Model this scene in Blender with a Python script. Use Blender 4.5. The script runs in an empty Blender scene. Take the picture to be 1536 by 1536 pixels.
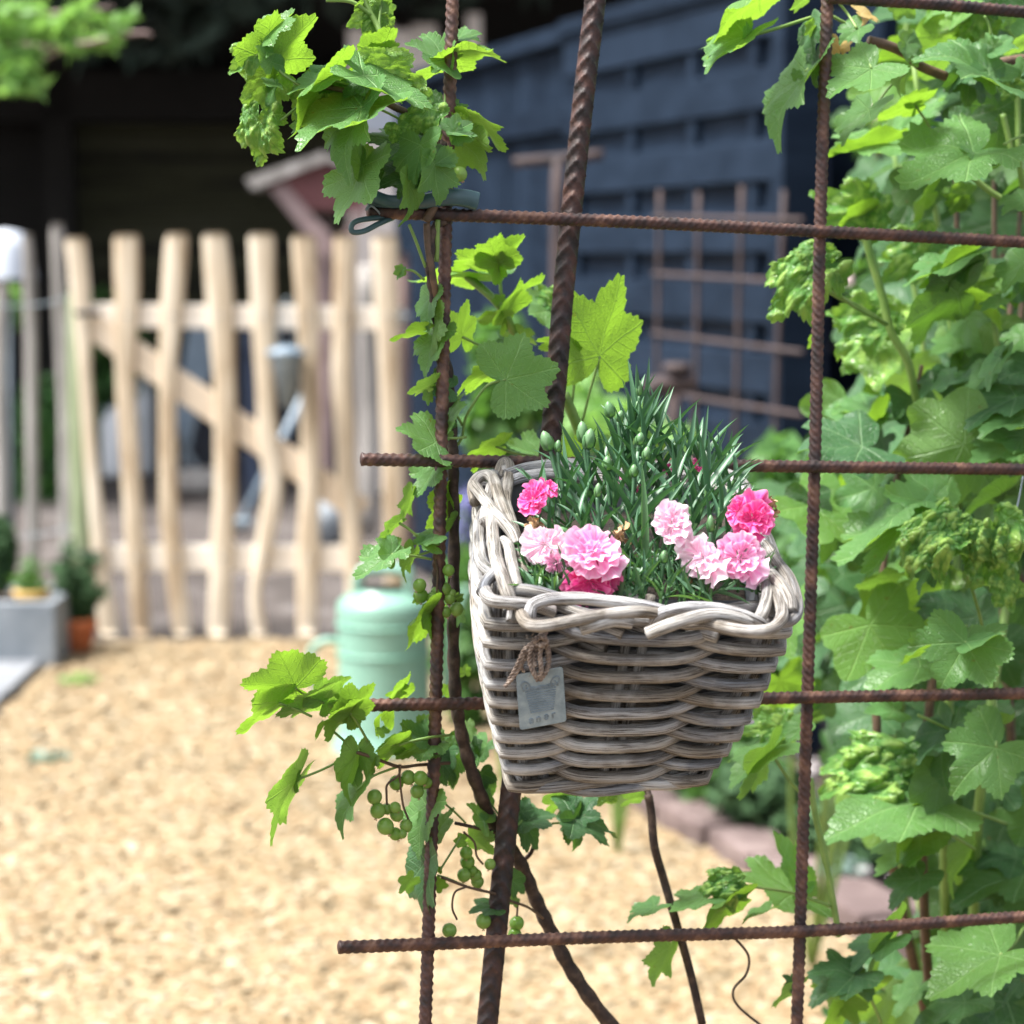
import bpy, math, random, bmesh
import numpy as np
from mathutils import Vector, Matrix, noise
random.seed(11); RNG = np.random.default_rng(5)
SC = bpy.context.scene; COL = SC.collection
R = math.radians; PI = math.pi

# ------------------------------------------------------------------ camera
FOC = 3771.0; PITCH = math.atan(383 / FOC); CAMH = 1.05
cam = bpy.data.cameras.new('camera'); camo = bpy.data.objects.new('camera', cam); COL.objects.link(camo)
camo.location = (0, 0, CAMH); camo.rotation_euler = (PI / 2 - PITCH, 0, 0)
cam.sensor_width = 36; cam.lens = FOC / 1536 * 36; cam.clip_start = .05; cam.clip_end = 300
cam.dof.use_dof = True; cam.dof.focus_distance = 1.47; cam.dof.aperture_fstop = 8.4; cam.dof.aperture_blades = 0
SC.camera = camo
# ------------------------------------------------------------------ world, sun, exposure (bright overcast)
SUN_EL = 63; SUN_AZ = -104      # azimuth from +Y (beyond the gate) towards -X (left)
wd = bpy.data.worlds.new('World'); SC.world = wd; wd.use_nodes = True
nt = wd.node_tree; bg = nt.nodes['Background']
sky = nt.nodes.new('ShaderNodeTexSky'); sky.sky_type = 'NISHITA'; sky.sun_disc = False
sky.sun_elevation = R(SUN_EL); sky.sun_rotation = R(SUN_AZ); sky.air_density = 1.0; sky.dust_density = 4.0; sky.ozone_density = 1.0
hs = nt.nodes.new('ShaderNodeHueSaturation'); hs.inputs['Saturation'].default_value = .38
nt.links.new(sky.outputs[0], hs.inputs['Color']); nt.links.new(hs.outputs[0], bg.inputs[0]); bg.inputs[1].default_value = .10
sd = bpy.data.lights.new('sun', 'SUN'); sd.energy = 3.0; sd.angle = R(18); sd.color = (1, .965, .91)
so = bpy.data.objects.new('sun', sd); COL.objects.link(so)
dv = Vector((math.sin(R(SUN_AZ)) * math.cos(R(SUN_EL)), math.cos(R(SUN_AZ)) * math.cos(R(SUN_EL)), math.sin(R(SUN_EL))))
so.rotation_euler = dv.to_track_quat('Z', 'Y').to_euler(); so.location = dv * 30
SC.view_settings.view_transform = 'Standard'; SC.view_settings.look = 'None'; SC.view_settings.gamma = 1
SC.view_settings.use_curve_mapping = False; SC.view_settings.exposure = 1.92
SC.render.engine = 'CYCLES'; SC.cycles.use_denoising = True; SC.cycles.max_bounces = 8

# ------------------------------------------------------------------ measuring helpers (read a photo point at a known distance)
CF = Vector((0, math.cos(PITCH), -math.sin(PITCH))); CU = Vector((0, math.sin(PITCH), math.cos(PITCH))); CX = Vector((1, 0, 0))
CP = Vector((0, 0, CAMH))
def ray(px, py): return CF + CX * ((px - 768) / FOC) - CU * ((py - 768) / FOC)
def W(px, py, d): return CP + ray(px, py) * d
def G(px, py, z=0.0):
    r = ray(px, py); return CP + r * ((z - CAMH) / r.z)
def PY(px, py, Y):
    r = ray(px, py); return CP + r * (Y / r.y)
def hit(px, py, P, N):
    r = ray(px, py); return CP + r * ((P - CP).dot(N) / r.dot(N))
def c2w(v): return CX * v[0] - CU * v[1] + CF * v[2]
# trellis plane: 250 x 150 mm reinforcing mesh
MT = CP + c2w((-.03664, -.33116, 1.52679))
MU = c2w((.95129, .00821, .30819)).normalized(); MV = c2w((-.02359, .99865, .04619)).normalized()
MN = MU.cross(MV)
if MN.dot(CF) > 0: MN = -MN          # points to the viewer
def M(u, v, off=0.0): return MT + MU * u + MV * v + MN * off
def MP(px, py, off=0.0): return hit(px, py, MT + MN * off, MN)
CROP = {'A': (340, 20, 3.491), 'B': (560, 380, 3.491), 'C': (300, 800, 3.339), 'D': (500, 1036, 3.072), 'E': (1200, 0, 4.571),
        'F': (1200, 320, 4.571), 'G': (1200, 640, 4.571), 'H': (1080, 900, 3.368), 'I': (1000, 0, 2.866), 'J': (1036, 1000, 2.866),
        'Z': (660, 640, 2.648), 'P': (0, 0, 1)}
def cr(k, x, y): ox, oy, s = CROP[k]; return ox + x / s, oy + y / s

# ------------------------------------------------------------------ object helpers
def link(o, parent=None):
    COL.objects.link(o)
    if parent is not None: o.parent = parent
    return o
def tag(o, label=None, cat=None, group=None, kind=None):
    if label: o['label'] = label
    if cat: o['category'] = cat
    if group: o['group'] = group
    if kind: o['kind'] = kind
    return o
def thing(name, label, cat, loc=(0, 0, 0), group=None):
    o = bpy.data.objects.new(name, None); o.empty_display_size = .05; o.location = loc; link(o)
    return tag(o, label, cat, group)
def meshdata(name, V, F, mat=None, uv=None, attr=None, smooth=True):
    me = bpy.data.meshes.new(name); me.from_pydata([tuple(v) for v in V], [], F)
    if uv is not None:
        l = me.uv_layers.new(name='UVMap'); idx = np.zeros(len(me.loops), dtype=np.int32); me.loops.foreach_get('vertex_index', idx)
        l.data.foreach_set('uv', np.asarray(uv, dtype=np.float32)[idx].ravel())
    if attr is not None:
        for k, a in attr.items():
            at = me.attributes.new(k, 'FLOAT', 'POINT'); at.data.foreach_set('value', np.asarray(a, dtype=np.float32))
    if mat: me.materials.append(mat)
    if smooth: me.polygons.foreach_set('use_smooth', [True] * len(me.polygons))
    me.update(); return me
def obj(name, me, parent=None, mw=None):
    """meshes are given in world space (or mw places them); parents are empties with only a location, or world-space meshes"""
    o = bpy.data.objects.new(name, me); link(o, parent)
    if parent is not None and parent.type == 'EMPTY': o.matrix_parent_inverse = Matrix.Translation(-parent.location)
    if mw is not None: o.matrix_basis = mw
    return o
def catmull(pts, n=6, closed=False):
    P = [Vector(p) for p in pts]; out = []; m = len(P)
    if m < 3 and not closed:
        return [P[0].lerp(P[-1], i / n) for i in range(n + 1)]
    for i in range(m if closed else m - 1):
        p0 = P[(i - 1) % m] if closed or i > 0 else P[0] * 2 - P[1]
        p1 = P[i]; p2 = P[(i + 1) % m]
        p3 = P[(i + 2) % m] if closed or i + 2 < m else P[-1] * 2 - P[-2]
        for k in range(n):
            t = k / n
            out.append(.5 * ((2 * p1) + (p2 - p0) * t + (2 * p0 - 5 * p1 + 4 * p2 - p3) * t * t + (3 * p1 - p0 - 3 * p2 + p3) * t ** 3))
    if not closed: out.append(P[-1].copy())
    return out
def tube_arrays(path, rad, sides=10, closed=False, squash=None, cap=True):
    n = len(path); P = path; V = []; F = []; UV = []
    if not callable(rad):
        r0 = rad; rad = (lambda i, t, a: r0) if not isinstance(r0, (tuple, list)) else (lambda i, t, a: r0[0] + (r0[1] - r0[0]) * t)
    T = []
    for i in range(n):
        a = P[(i - 1) % n] if closed or i > 0 else P[0]; b = P[(i + 1) % n] if closed or i < n - 1 else P[-1]
        d = (b - a); T.append(d.normalized() if d.length > 1e-9 else Vector((0, 0, 1)))
    ref = Vector((0, 0, 1)) if abs(T[0].z) < .9 else Vector((1, 0, 0))
    N = (ref - T[0] * ref.dot(T[0])).normalized(); L = 0
    for i in range(n):
        if i: L += (P[i] - P[i - 1]).length
        N = (N - T[i] * N.dot(T[i]));  N = N.normalized() if N.length > 1e-6 else T[i].orthogonal().normalized()
        B = T[i].cross(N)
        for k in range(sides):
            a = 2 * PI * k / sides; r = rad(i, i / max(1, n - 1), a)
            V.append(P[i] + (N * math.cos(a) + B * math.sin(a)) * r); UV.append((L, k / sides))
    for i in range(n if closed else n - 1):
        j = (i + 1) % n
        for k in range(sides):
            l = (k + 1) % sides
            F.append((i * sides + k, i * sides + l, j * sides + l, j * sides + k))
    if not closed and cap:
        F.append(tuple(range(sides - 1, -1, -1))); F.append(tuple((n - 1) * sides + k for k in range(sides)))
    return V, F, UV
def tube(name, pts, r, mat, parent=None, sides=10, n=6, closed=False, smoothpath=True):
    path = catmull(pts, n, closed) if smoothpath else [Vector(p) for p in pts]
    V, F, UV = tube_arrays(path, r, sides, closed)
    return obj(name, meshdata(name, V, F, mat, UV), parent)
class MB:
    """collects shapes into one mesh"""
    def __init__(s): s.V = []; s.F = []; s.UV = []
    def add(s, V, F, UV=None):
        o = len(s.V); s.V += [Vector(v) for v in V]; s.F += [tuple(i + o for i in f) for f in F]; s.UV += list(UV) if UV else [(v[0], v[2]) for v in V]
    def tube(s, pts, r, sides=8, n=5, smoothpath=True):
        s.add(*tube_arrays(catmull(pts, n) if smoothpath else [Vector(p) for p in pts], r, sides))
    def box(s, c, sz, rot=None, bev=.0):
        x, y, z = [a / 2 for a in sz]; b = min(bev, x * .9, y * .9, z * .9); V = []
        if b <= 0:
            V = [Vector((i * x, j * y, k * z)) for i in (-1, 1) for j in (-1, 1) for k in (-1, 1)]
            F = [(0, 1, 3, 2), (4, 6, 7, 5), (0, 4, 5, 1), (2, 3, 7, 6), (0, 2, 6, 4), (1, 5, 7, 3)]
        else:
            bm = bmesh.new(); bmesh.ops.create_cube(bm, size=1); bmesh.ops.scale(bm, vec=(2 * x, 2 * y, 2 * z), verts=bm.verts)
            bmesh.ops.bevel(bm, geom=bm.edges[:], offset=b, segments=2, affect='EDGES', profile=.6)
            bm.verts.index_update(); V = [v.co.copy() for v in bm.verts]; F = [tuple(v.index for v in f.verts) for f in bm.faces]; bm.free()
        m = rot.to_matrix() if rot is not None and not isinstance(rot, Matrix) else (rot if rot is not None else Matrix.Identity(3))
        s.add([m @ v + Vector(c) for v in V], F)
    def lathe(s, c, prof, sides=32, axis=None):
        V = []; F = []; UV = []
        m = axis if axis is not None else Matrix.Identity(3)
        for i, (r, z) in enumerate(prof):
            for k in range(sides):
                a = 2 * PI * k / sides; V.append(m @ Vector((r * math.cos(a), r * math.sin(a), z)) + Vector(c)); UV.append((k / sides, z))
        for i in range(len(prof) - 1):
            for k in range(sides):
                l = (k + 1) % sides; F.append((i * sides + k, i * sides + l, (i + 1) * sides + l, (i + 1) * sides + k))
        s.add(V, F, UV)
    def build(s, name, mat, parent=None, smooth=True):
        return obj(name, meshdata(name, s.V, s.F, mat, s.UV, smooth=smooth), parent)

# ------------------------------------------------------------------ materials
def newmat(name):
    m = bpy.data.materials.new(name); m.use_nodes = True; n = m.node_tree.nodes; l = m.node_tree.links
    return m, n, l, n['Principled BSDF']
def ramp(n, stops):
    r = n.new('ShaderNodeValToRGB'); e = r.color_ramp.elements
    while len(e) < len(stops): e.new(.5)
    for a, (p, c) in zip(e, stops): a.position = p; a.color = (*c, 1)
    return r
def pmat(name, cols, scale=8, rough=.7, bump=.0, bscale=40, stretch=(1, 1, 1), detail=5, metal=0, coord='Object', rnd=0.0, spec=.5, bdist=.01):
    m, n, l, b = newmat(name); tc = n.new('ShaderNodeTexCoord'); mp = n.new('ShaderNodeMapping'); mp.inputs['Scale'].default_value = stretch
    l.new(tc.outputs[coord], mp.inputs[0])
    ns = n.new('ShaderNodeTexNoise'); ns.inputs['Scale'].default_value = scale; ns.inputs['Detail'].default_value = detail; ns.inputs['Roughness'].default_value = .62
    l.new(mp.outputs[0], ns.inputs['Vector']); fac = ns.outputs['Fac']
    if rnd:
        oi = n.new('ShaderNodeObjectInfo'); ma = n.new('ShaderNodeMath'); ma.operation = 'MULTIPLY_ADD'; l.new(oi.outputs['Random'], ma.inputs[0])
        ma.inputs[1].default_value = rnd; l.new(fac, ma.inputs[2]); mb = n.new('ShaderNodeMath'); mb.operation = 'SUBTRACT'; l.new(ma.outputs[0], mb.inputs[0]); mb.inputs[1].default_value = rnd / 2; fac = mb.outputs[0]
    k = len(cols); st = [(.32 + .36 * i / max(1, k - 1), c) for i, c in enumerate(cols)]
    rp = ramp(n, st); l.new(fac, rp.inputs[0]); l.new(rp.outputs[0], b.inputs['Base Color'])
    b.inputs['Roughness'].default_value = rough; b.inputs['Metallic'].default_value = metal; b.inputs['Specular IOR Level'].default_value = spec
    if bump:
        n2 = n.new('ShaderNodeTexNoise'); n2.inputs['Scale'].default_value = bscale; n2.inputs['Detail'].default_value = 6; l.new(mp.outputs[0], n2.inputs['Vector'])
        bp = n.new('ShaderNodeBump'); bp.inputs['Strength'].default_value = bump; bp.inputs['Distance'].default_value = bdist
        l.new(n2.outputs['Fac'], bp.inputs['Height']); l.new(bp.outputs[0], b.inputs['Normal'])
    return m
MAT = {}
MAT['rust'] = pmat('rusty_steel', [(.009, .006, .006), (.030, .015, .0135), (.064, .027, .020), (.14, .07, .045)], 70, .6, .6, 420, rnd=.12, bdist=.0008)
MAT['rustfar'] = pmat('far_rusty_steel', [(.030, .021, .022), (.056, .036, .035)], 20, .8)
MAT['bark'] = pmat('currant_bark', [(.012, .007, .006), (.036, .020, .014), (.085, .055, .038)], 130, .75, .6, 300, bdist=.001)
MAT['twig'] = pmat('young_bark', [(.05, .035, .02), (.13, .075, .045)], 120, .65, .4, 300, bdist=.0006)
MAT['greenstem'] = pmat('green_stem', [(.10, .20, .035), (.20, .30, .075)], 40, .5, .2, 200, bdist=.0004)
MAT['gate'] = pmat('peeled_chestnut', [(.36, .26, .16), (.50, .40, .28), (.58, .48, .35), (.64, .55, .425), (.70, .62, .50)], 9, .75, .3, 30, stretch=(3, 3, .35), rnd=.12)
MAT['rail'] = pmat('pale_gate_rail', [(.76, .67, .56), (.86, .80, .71)], 6, .75, .2, 30, stretch=(.4, 3, 3))  # whiter wood, lightened further to offset the pickets' shadow
MAT['brace'] = pmat('lightened_brace', [(.58, .46, .33), (.70, .59, .46)], 6, .75, .2, 30, stretch=(.4, 3, 3))  # picket wood lightened to make up for shade the pickets cast
MAT['grey'] = pmat('weathered_grey_wood', [(.16, .15, .14), (.30, .28, .26), (.42, .40, .38)], 9, .85, .3, 30, stretch=(3, 3, .3), rnd=.3)
MAT['lichen'] = pmat('lichened_post', [(.17, .215, .10), (.29, .33, .21)], 9, .85, .3, 30, stretch=(3, 3, .3))
MAT['blue'] = pmat('navy_fence_paint', [(.0055, .0115, .023), (.0085, .0165, .031), (.0125, .0225, .041)], 6, .6, .25, 24, stretch=(.4, 1, 3), rnd=.25, spec=.10)
MAT['bluedark'] = pmat('navy_backing', [(.008, .016, .038), (.012, .024, .055)], 6, .7, rnd=.2)
MAT['darkwood'] = pmat('dark_slats', [(.020, .020, .012), (.045, .046, .022), (.06, .06, .035)], 3, .9, .2, 10, stretch=(.5, 1, 3), rnd=.3)
MAT['shed'] = pmat('dark_shed', [(.009, .008, .007), (.015, .0135, .012)], 3, .9)
MAT['beige'] = pmat('beige_planks', [(.62, .55, .50), (.76, .69, .64)], 5, .8, rnd=.2)
MAT['red'] = pmat('faded_red_paint', [(.12, .04, .042), (.19, .07, .07)], 12, .7)
MAT['mauve'] = pmat('pinkish_wood', [(.22, .15, .145), (.34, .25, .24)], 10, .8)
MAT['mint'] = pmat('mint_enamel', [(.165, .32, .25), (.20, .355, .285)], 6, .3, spec=.5)
MAT['mintdark'] = pmat('mint_seam', [(.16, .36, .28), (.2, .4, .31)], 6, .4)
MAT['terracotta'] = pmat('terracotta', [(.38, .10, .035), (.52, .16, .06)], 14, .8)
MAT['yellow'] = pmat('ochre_pot', [(.62, .38, .10), (.72, .48, .17)], 10, .6)
MAT['concrete'] = pmat('concrete', [(.16, .185, .21), (.25, .275, .30)], 12, .85, .3, 60)
MAT['paver'] = pmat('grey_paving', [(.13, .14, .155), (.21, .22, .235)], 9, .85, .3, 50, rnd=.3)
MAT['white'] = pmat('white_plastic', [(.42, .46, .53), (.52, .56, .62)], 5, .45)
MAT['canister'] = pmat('white_enamel', [(.80, .83, .86), (.86, .88, .90)], 5, .4)
MAT['palegrey'] = pmat('blue_grey_metal', [(.12, .17, .22), (.20, .26, .32)], 6, .45, rnd=.3)
MAT['zinc'] = pmat('dull_zinc', [(.15, .19, .22), (.28, .33, .37)], 12, .5, metal=.3)
MAT['black'] = pmat('black_plastic', [(.010, .012, .020), (.022, .026, .04)], 6, .5)
MAT['brick'] = pmat('pink_brick', [(.095, .066, .063), (.14, .102, .096), (.18, .138, .130)], 16, .9, .4, 60, rnd=.3)
MAT['soil'] = pmat('dark_soil', [(.030, .020, .014), (.075, .055, .042), (.13, .10, .085)], 22, .95, .8, 60, bdist=.02)
MAT['yard'] = pmat('yard_earth', [(.028, .022, .020), (.068, .056, .051), (.13, .117, .112)], 5, .95, .6, 20, bdist=.03)
MAT['stone'] = pmat('grey_gravel', [(.22, .20, .20), (.40, .37, .37)], 30, .9, .2, 60, rnd=.4)
MAT['liner'] = pmat('grey_plastic_liner', [(.09, .10, .115), (.15, .165, .19)], 30, .35, .3, 60, bdist=.002)
MAT['clip'] = pmat('teal_plastic', [(.030, .070, .082), (.055, .115, .13)], 60, .38, .3, 300, bdist=.0006)
MAT['tagm'] = pmat('blue_grey_zinc', [(.15, .215, .265), (.21, .285, .34), (.29, .37, .42)], 120, .5, .35, 500, metal=.0, bdist=.0004)
MAT['twine'] = pmat('rough_twine', [(.09, .065, .05), (.22, .17, .14), (.40, .33, .27)], 300, .9, .6, 900, bdist=.0006)
MAT['hedge'] = pmat('dark_conifer', [(.006, .012, .008), (.014, .026, .016), (.022, .040, .026)], 3, .9)
MAT['dusty'] = pmat('dusty_green', [(.11, .18, .15), (.22, .31, .27)], 30, .8)
MAT['potplant'] = pmat('rosemary_green', [(.022, .065, .020), (.05, .12, .04)], 20, .8)
MAT['dry'] = pmat('withered_petal', [(.19, .10, .045), (.42, .27, .14), (.60, .44, .27)], 200, .9, .4, 500, bdist=.0006)
MAT['blossom'] = pmat('pale_blossom', [(.70, .50, .50), (.82, .70, .68)], 20, .7)
MAT['potsoil'] = pmat('pot_soil', [(.012, .009, .007), (.04, .028, .02)], 120, .95, .8, 300, bdist=.003)

def chipmat():
    m, n, l, b = newmat('wood_chips'); at = n.new('ShaderNodeAttribute'); at.attribute_name = 'tone'
    rp = ramp(n, [(0, (.075, .040, .017)), (.13, (.155, .094, .042)), (.45, (.232, .163, .083)), (.75, (.275, .213, .125)), (1, (.345, .295, .205))]); l.new(at.outputs['Fac'], rp.inputs[0]); l.new(rp.outputs[0], b.inputs['Base Color']); b.inputs['Roughness'].default_value = .8
    return m
MAT['chips'] = chipmat()
MAT['chipbase'] = pmat('chip_bed', [(.092, .055, .027), (.165, .112, .056), (.222, .167, .094)], 45, .9, .6, 60, detail=8)

def wicker():
    m, n, l, b = newmat('weathered_wicker'); uv = n.new('ShaderNodeUVMap'); oi = n.new('ShaderNodeObjectInfo')
    mp = n.new('ShaderNodeMapping'); mp.inputs['Scale'].default_value = (14, 9, 1); l.new(uv.outputs[0], mp.inputs[0])
    cmb = n.new('ShaderNodeCombineXYZ'); mm = n.new('ShaderNodeMath'); mm.operation = 'MULTIPLY'; mm.inputs[1].default_value = 37; l.new(oi.outputs['Random'], mm.inputs[0]); l.new(mm.outputs[0], cmb.inputs[2]); l.new(cmb.outputs[0], mp.inputs['Location'])
    g = n.new('ShaderNodeTexNoise'); g.inputs['Scale'].default_value = 3.4; g.inputs['Detail'].default_value = 7; g.inputs['Roughness'].default_value = .7; l.new(mp.outputs[0], g.inputs['Vector'])
    mp2 = n.new('ShaderNodeMapping'); mp2.inputs['Scale'].default_value = (9, 1.3, 1); l.new(uv.outputs[0], mp2.inputs[0]); l.new(cmb.outputs[0], mp2.inputs['Location'])
    p = n.new('ShaderNodeTexNoise'); p.inputs['Scale'].default_value = 2.0; p.inputs['Detail'].default_value = 3; l.new(mp2.outputs[0], p.inputs['Vector'])
    base = ramp(n, [(0, (.50, .51, .54)), (.22, (.46, .45, .43)), (.40, (.27, .235, .19)), (.52, (.35, .32, .28)), (.68, (.25, .27, .305)), (.85, (.42, .40, .36)), (1, (.55, .54, .52))])
    ad = n.new('ShaderNodeMath'); ad.operation = 'MULTIPLY_ADD'; l.new(p.outputs['Fac'], ad.inputs[0]); ad.inputs[1].default_value = .55; l.new(oi.outputs['Random'], ad.inputs[2])
    sb = n.new('ShaderNodeMath'); sb.operation = 'SUBTRACT'; l.new(ad.outputs[0], sb.inputs[0]); sb.inputs[1].default_value = .27; l.new(sb.outputs[0], base.inputs[0])
    gr = ramp(n, [(.0, (.08, .065, .055)), (.40, (.28, .25, .22)), (.49, (.84, .83, .82)), (.62, (1.0, 1.0, 1.0)), (1, (1.22, 1.22, 1.22))]); l.new(g.outputs['Fac'], gr.inputs[0])
    mx = n.new('ShaderNodeMix'); mx.data_type = 'RGBA'; mx.blend_type = 'MULTIPLY'; mx.inputs[0].default_value = 1; l.new(base.outputs[0], mx.inputs[6]); l.new(gr.outputs[0], mx.inputs[7])
    # bleached patches
    bl = n.new('ShaderNodeTexNoise'); bl.inputs['Scale'].default_value = 34; bl.inputs['Detail'].default_value = 4; tc = n.new('ShaderNodeTexCoord'); l.new(tc.outputs['Object'], bl.inputs['Vector'])
    br = ramp(n, [(.48, (0, 0, 0)), (.66, (.55, .55, .55))]); l.new(bl.outputs['Fac'], br.inputs[0])
    m2 = n.new('ShaderNodeMix'); m2.data_type = 'RGBA'; l.new(br.outputs[0], m2.inputs[0]); l.new(mx.outputs[2], m2.inputs[6]); m2.inputs[7].default_value = (.72, .71, .69, 1)
    gd = n.new('ShaderNodeMix'); gd.data_type = 'RGBA'; gd.blend_type = 'MULTIPLY'; gd.inputs[0].default_value = .7; l.new(m2.outputs[2], gd.inputs[6]); l.new(gr.outputs[0], gd.inputs[7])
    l.new(gd.outputs[2], b.inputs['Base Color']); b.inputs['Roughness'].default_value = .55; b.inputs['Specular IOR Level'].default_value = .35
    bp = n.new('ShaderNodeBump'); bp.inputs['Strength'].default_value = .9; bp.inputs['Distance'].default_value = .0022; l.new(g.outputs['Fac'], bp.inputs['Height']); l.new(bp.outputs[0], b.inputs['Normal'])
    return m
MAT['wicker'] = wicker()

def leafmat(name, top, top2, under, trans, rough=.42, tw=.42, blister=False, veincol=1.7):
    """currant leaf: palmate veins from the leaf's own UV (x, y with the stalk at 0,0), different top and under side, light passing through"""
    m, n, l, b = newmat(name); uv = n.new('ShaderNodeUVMap'); sp = n.new('ShaderNodeSeparateXYZ'); l.new(uv.outputs[0], sp.inputs[0])
    def mt(op, a, bb=None, c=None):
        x = n.new('ShaderNodeMath'); x.operation = op
        for i, v in enumerate((a, bb, c)):
            if v is None: continue
            if isinstance(v, (int, float)): x.inputs[i].default_value = v
            else: l.new(v, x.inputs[i])
        return x.outputs[0]
    X = sp.outputs[0]; Y = sp.outputs[1]
    phi = mt('ABSOLUTE', mt('ARCTAN2', X, Y)); r = mt('SQRT', mt('ADD', mt('MULTIPLY', X, X), mt('MULTIPLY', Y, Y)))
    d = mt('MINIMUM', phi, mt('MINIMUM', mt('ABSOLUTE', mt('SUBTRACT', phi, .9)), mt('ABSOLUTE', mt('SUBTRACT', phi, 1.92))))
    t = mt('MULTIPLY', r, mt('SINE', d)); s = mt('MULTIPLY', r, mt('COSINE', d))
    main = mt('SUBTRACT', 1, mt('SMOOTH_MIN', 1, mt('MULTIPLY', t, 60), .1)); main = mt('MAXIMUM', main, 0)
    q = mt('ABSOLUTE', mt('SUBTRACT', mt('FRACT', mt('MULTIPLY', mt('SUBTRACT', s, mt('MULTIPLY', t, .9)), 7.0)), .5))
    sec = mt('MAXIMUM', mt('SUBTRACT', 1, mt('MULTIPLY', q, 11)), 0)
    vein = mt('MINIMUM', mt('ADD', main, mt('MULTIPLY', sec, .45)), 1)
    vo = n.new('ShaderNodeTexVoronoi'); vo.feature = 'DISTANCE_TO_EDGE'; vo.inputs['Scale'].default_value = 24; l.new(uv.outputs[0], vo.inputs['Vector'])
    ter = mt('MAXIMUM', mt('SUBTRACT', 1, mt('MULTIPLY', vo.outputs[0], 9)), 0)
    ns = n.new('ShaderNodeTexNoise'); ns.inputs['Scale'].default_value = 3; ns.inputs['Detail'].default_value = 4; l.new(uv.outputs[0], ns.inputs['Vector'])
    oi = n.new('ShaderNodeObjectInfo'); f = mt('MULTIPLY_ADD', oi.outputs['Random'], .8, mt('MULTIPLY_ADD', ns.outputs['Fac'], .7, -.35))
    mx = n.new('ShaderNodeMix'); mx.data_type = 'RGBA'; l.new(f, mx.inputs[0]); mx.inputs[6].default_value = (*top, 1); mx.inputs[7].default_value = (*top2, 1); mx.clamp_factor = True
    geo = n.new('ShaderNodeNewGeometry'); ms = n.new('ShaderNodeMix'); ms.data_type = 'RGBA'; l.new(geo.outputs['Backfacing'], ms.inputs[0]); l.new(mx.outputs[2], ms.inputs[6]); ms.inputs[7].default_value = (*under, 1)
    mv = n.new('ShaderNodeMix'); mv.data_type = 'RGBA'; l.new(mt('MULTIPLY', vein, .8), mv.inputs[0]); l.new(ms.outputs[2], mv.inputs[6]); mv.inputs[7].default_value = tuple(min(.7, c * veincol + .05) for c in under) + (1,)
    col = mv.outputs[2]
    if blister:
        at = n.new('ShaderNodeAttribute'); at.attribute_name = 'bump'; mb = n.new('ShaderNodeMix'); mb.data_type = 'RGBA'; l.new(at.outputs['Fac'], mb.inputs[0]); l.new(col, mb.inputs[6]); mb.inputs[7].default_value = (.36, .56, .12, 1); mb.clamp_factor = True; col = mb.outputs[2]
    # small brown specks
    cb_ = n.new('ShaderNodeCombineXYZ'); l.new(mt('MULTIPLY', oi.outputs['Random'], 50), cb_.inputs[2]); va = n.new('ShaderNodeVectorMath'); va.operation = 'ADD'; l.new(uv.outputs[0], va.inputs[0]); l.new(cb_.outputs[0], va.inputs[1])
    v2 = n.new('ShaderNodeTexNoise'); v2.inputs['Scale'].default_value = 7; v2.inputs['Detail'].default_value = 4; l.new(va.outputs[0], v2.inputs['Vector'])
    rs = ramp(n, [(.70, (0, 0, 0)), (.75, (1, 1, 1))]); l.new(v2.outputs['Fac'], rs.inputs[0]); mz = n.new('ShaderNodeMix'); mz.data_type = 'RGBA'; l.new(rs.outputs[0], mz.inputs[0]); l.new(col, mz.inputs[6]); mz.inputs[7].default_value = (.16, .09, .03, 1); col = mz.outputs[2]
    l.new(col, b.inputs['Base Color']); b.inputs['Roughness'].default_value = rough; b.inputs['Specular IOR Level'].default_value = .5
    h = mt('ADD', mt('MULTIPLY', vein, -1.0), mt('MULTIPLY', ter, -.35)); sg = mt('MULTIPLY_ADD', geo.outputs['Backfacing'], -2, 1)
    bp = n.new('ShaderNodeBump'); bp.inputs['Strength'].default_value = .6; bp.inputs['Distance'].default_value = .0022; l.new(mt('MULTIPLY', h, sg), bp.inputs['Height']); l.new(bp.outputs[0], b.inputs['Normal'])
    tr = n.new('ShaderNodeBsdfTranslucent'); mtc = n.new('ShaderNodeMix'); mtc.data_type = 'RGBA'; l.new(mt('MULTIPLY', vein, .5), mtc.inputs[0]); mtc.inputs[6].default_value = (*trans, 1); mtc.inputs[7].default_value = tuple(c * .55 for c in trans) + (1,)
    l.new(mtc.outputs[2], tr.inputs['Color']); l.new(bp.outputs[0], tr.inputs['Normal'])
    sh = n.new('ShaderNodeMixShader'); sh.inputs[0].default_value = tw; l.new(b.outputs[0], sh.inputs[1]); l.new(tr.outputs[0], sh.inputs[2])
    l.new(sh.outputs[0], n['Material Output'].inputs[0]); return m
def tc_obj(n): return n.new('ShaderNodeTexCoord').outputs['Object']
MAT['leaf'] = leafmat('currant_leaf', (.072, .195, .062), (.108, .255, .062), (.14, .27, .075), (.235, .44, .04), tw=.40)
MAT['leafdark'] = leafmat('dark_shaded_leaf', (.032, .105, .038), (.05, .145, .042), (.075, .16, .05), (.12, .27, .02), tw=.30)  # darker leaf copy; shade inside the bush put into its colour
MAT['leafbright'] = leafmat('bright_currant_leaf', (.10, .25, .055), (.135, .30, .06), (.14, .27, .05), (.24, .44, .03), tw=.48)  # brighter, yellower top and more translucent than the plain leaf
MAT['leafblister'] = leafmat('blistered_leaf', (.075, .22, .045), (.11, .27, .055), (.14, .28, .055), (.26, .46, .045), rough=.28, tw=.36, blister=True)
MAT['leafyellow'] = leafmat('withered_leaf', (.45, .30, .08), (.55, .40, .14), (.5, .38, .16), (.5, .35, .08), tw=.4)

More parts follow.
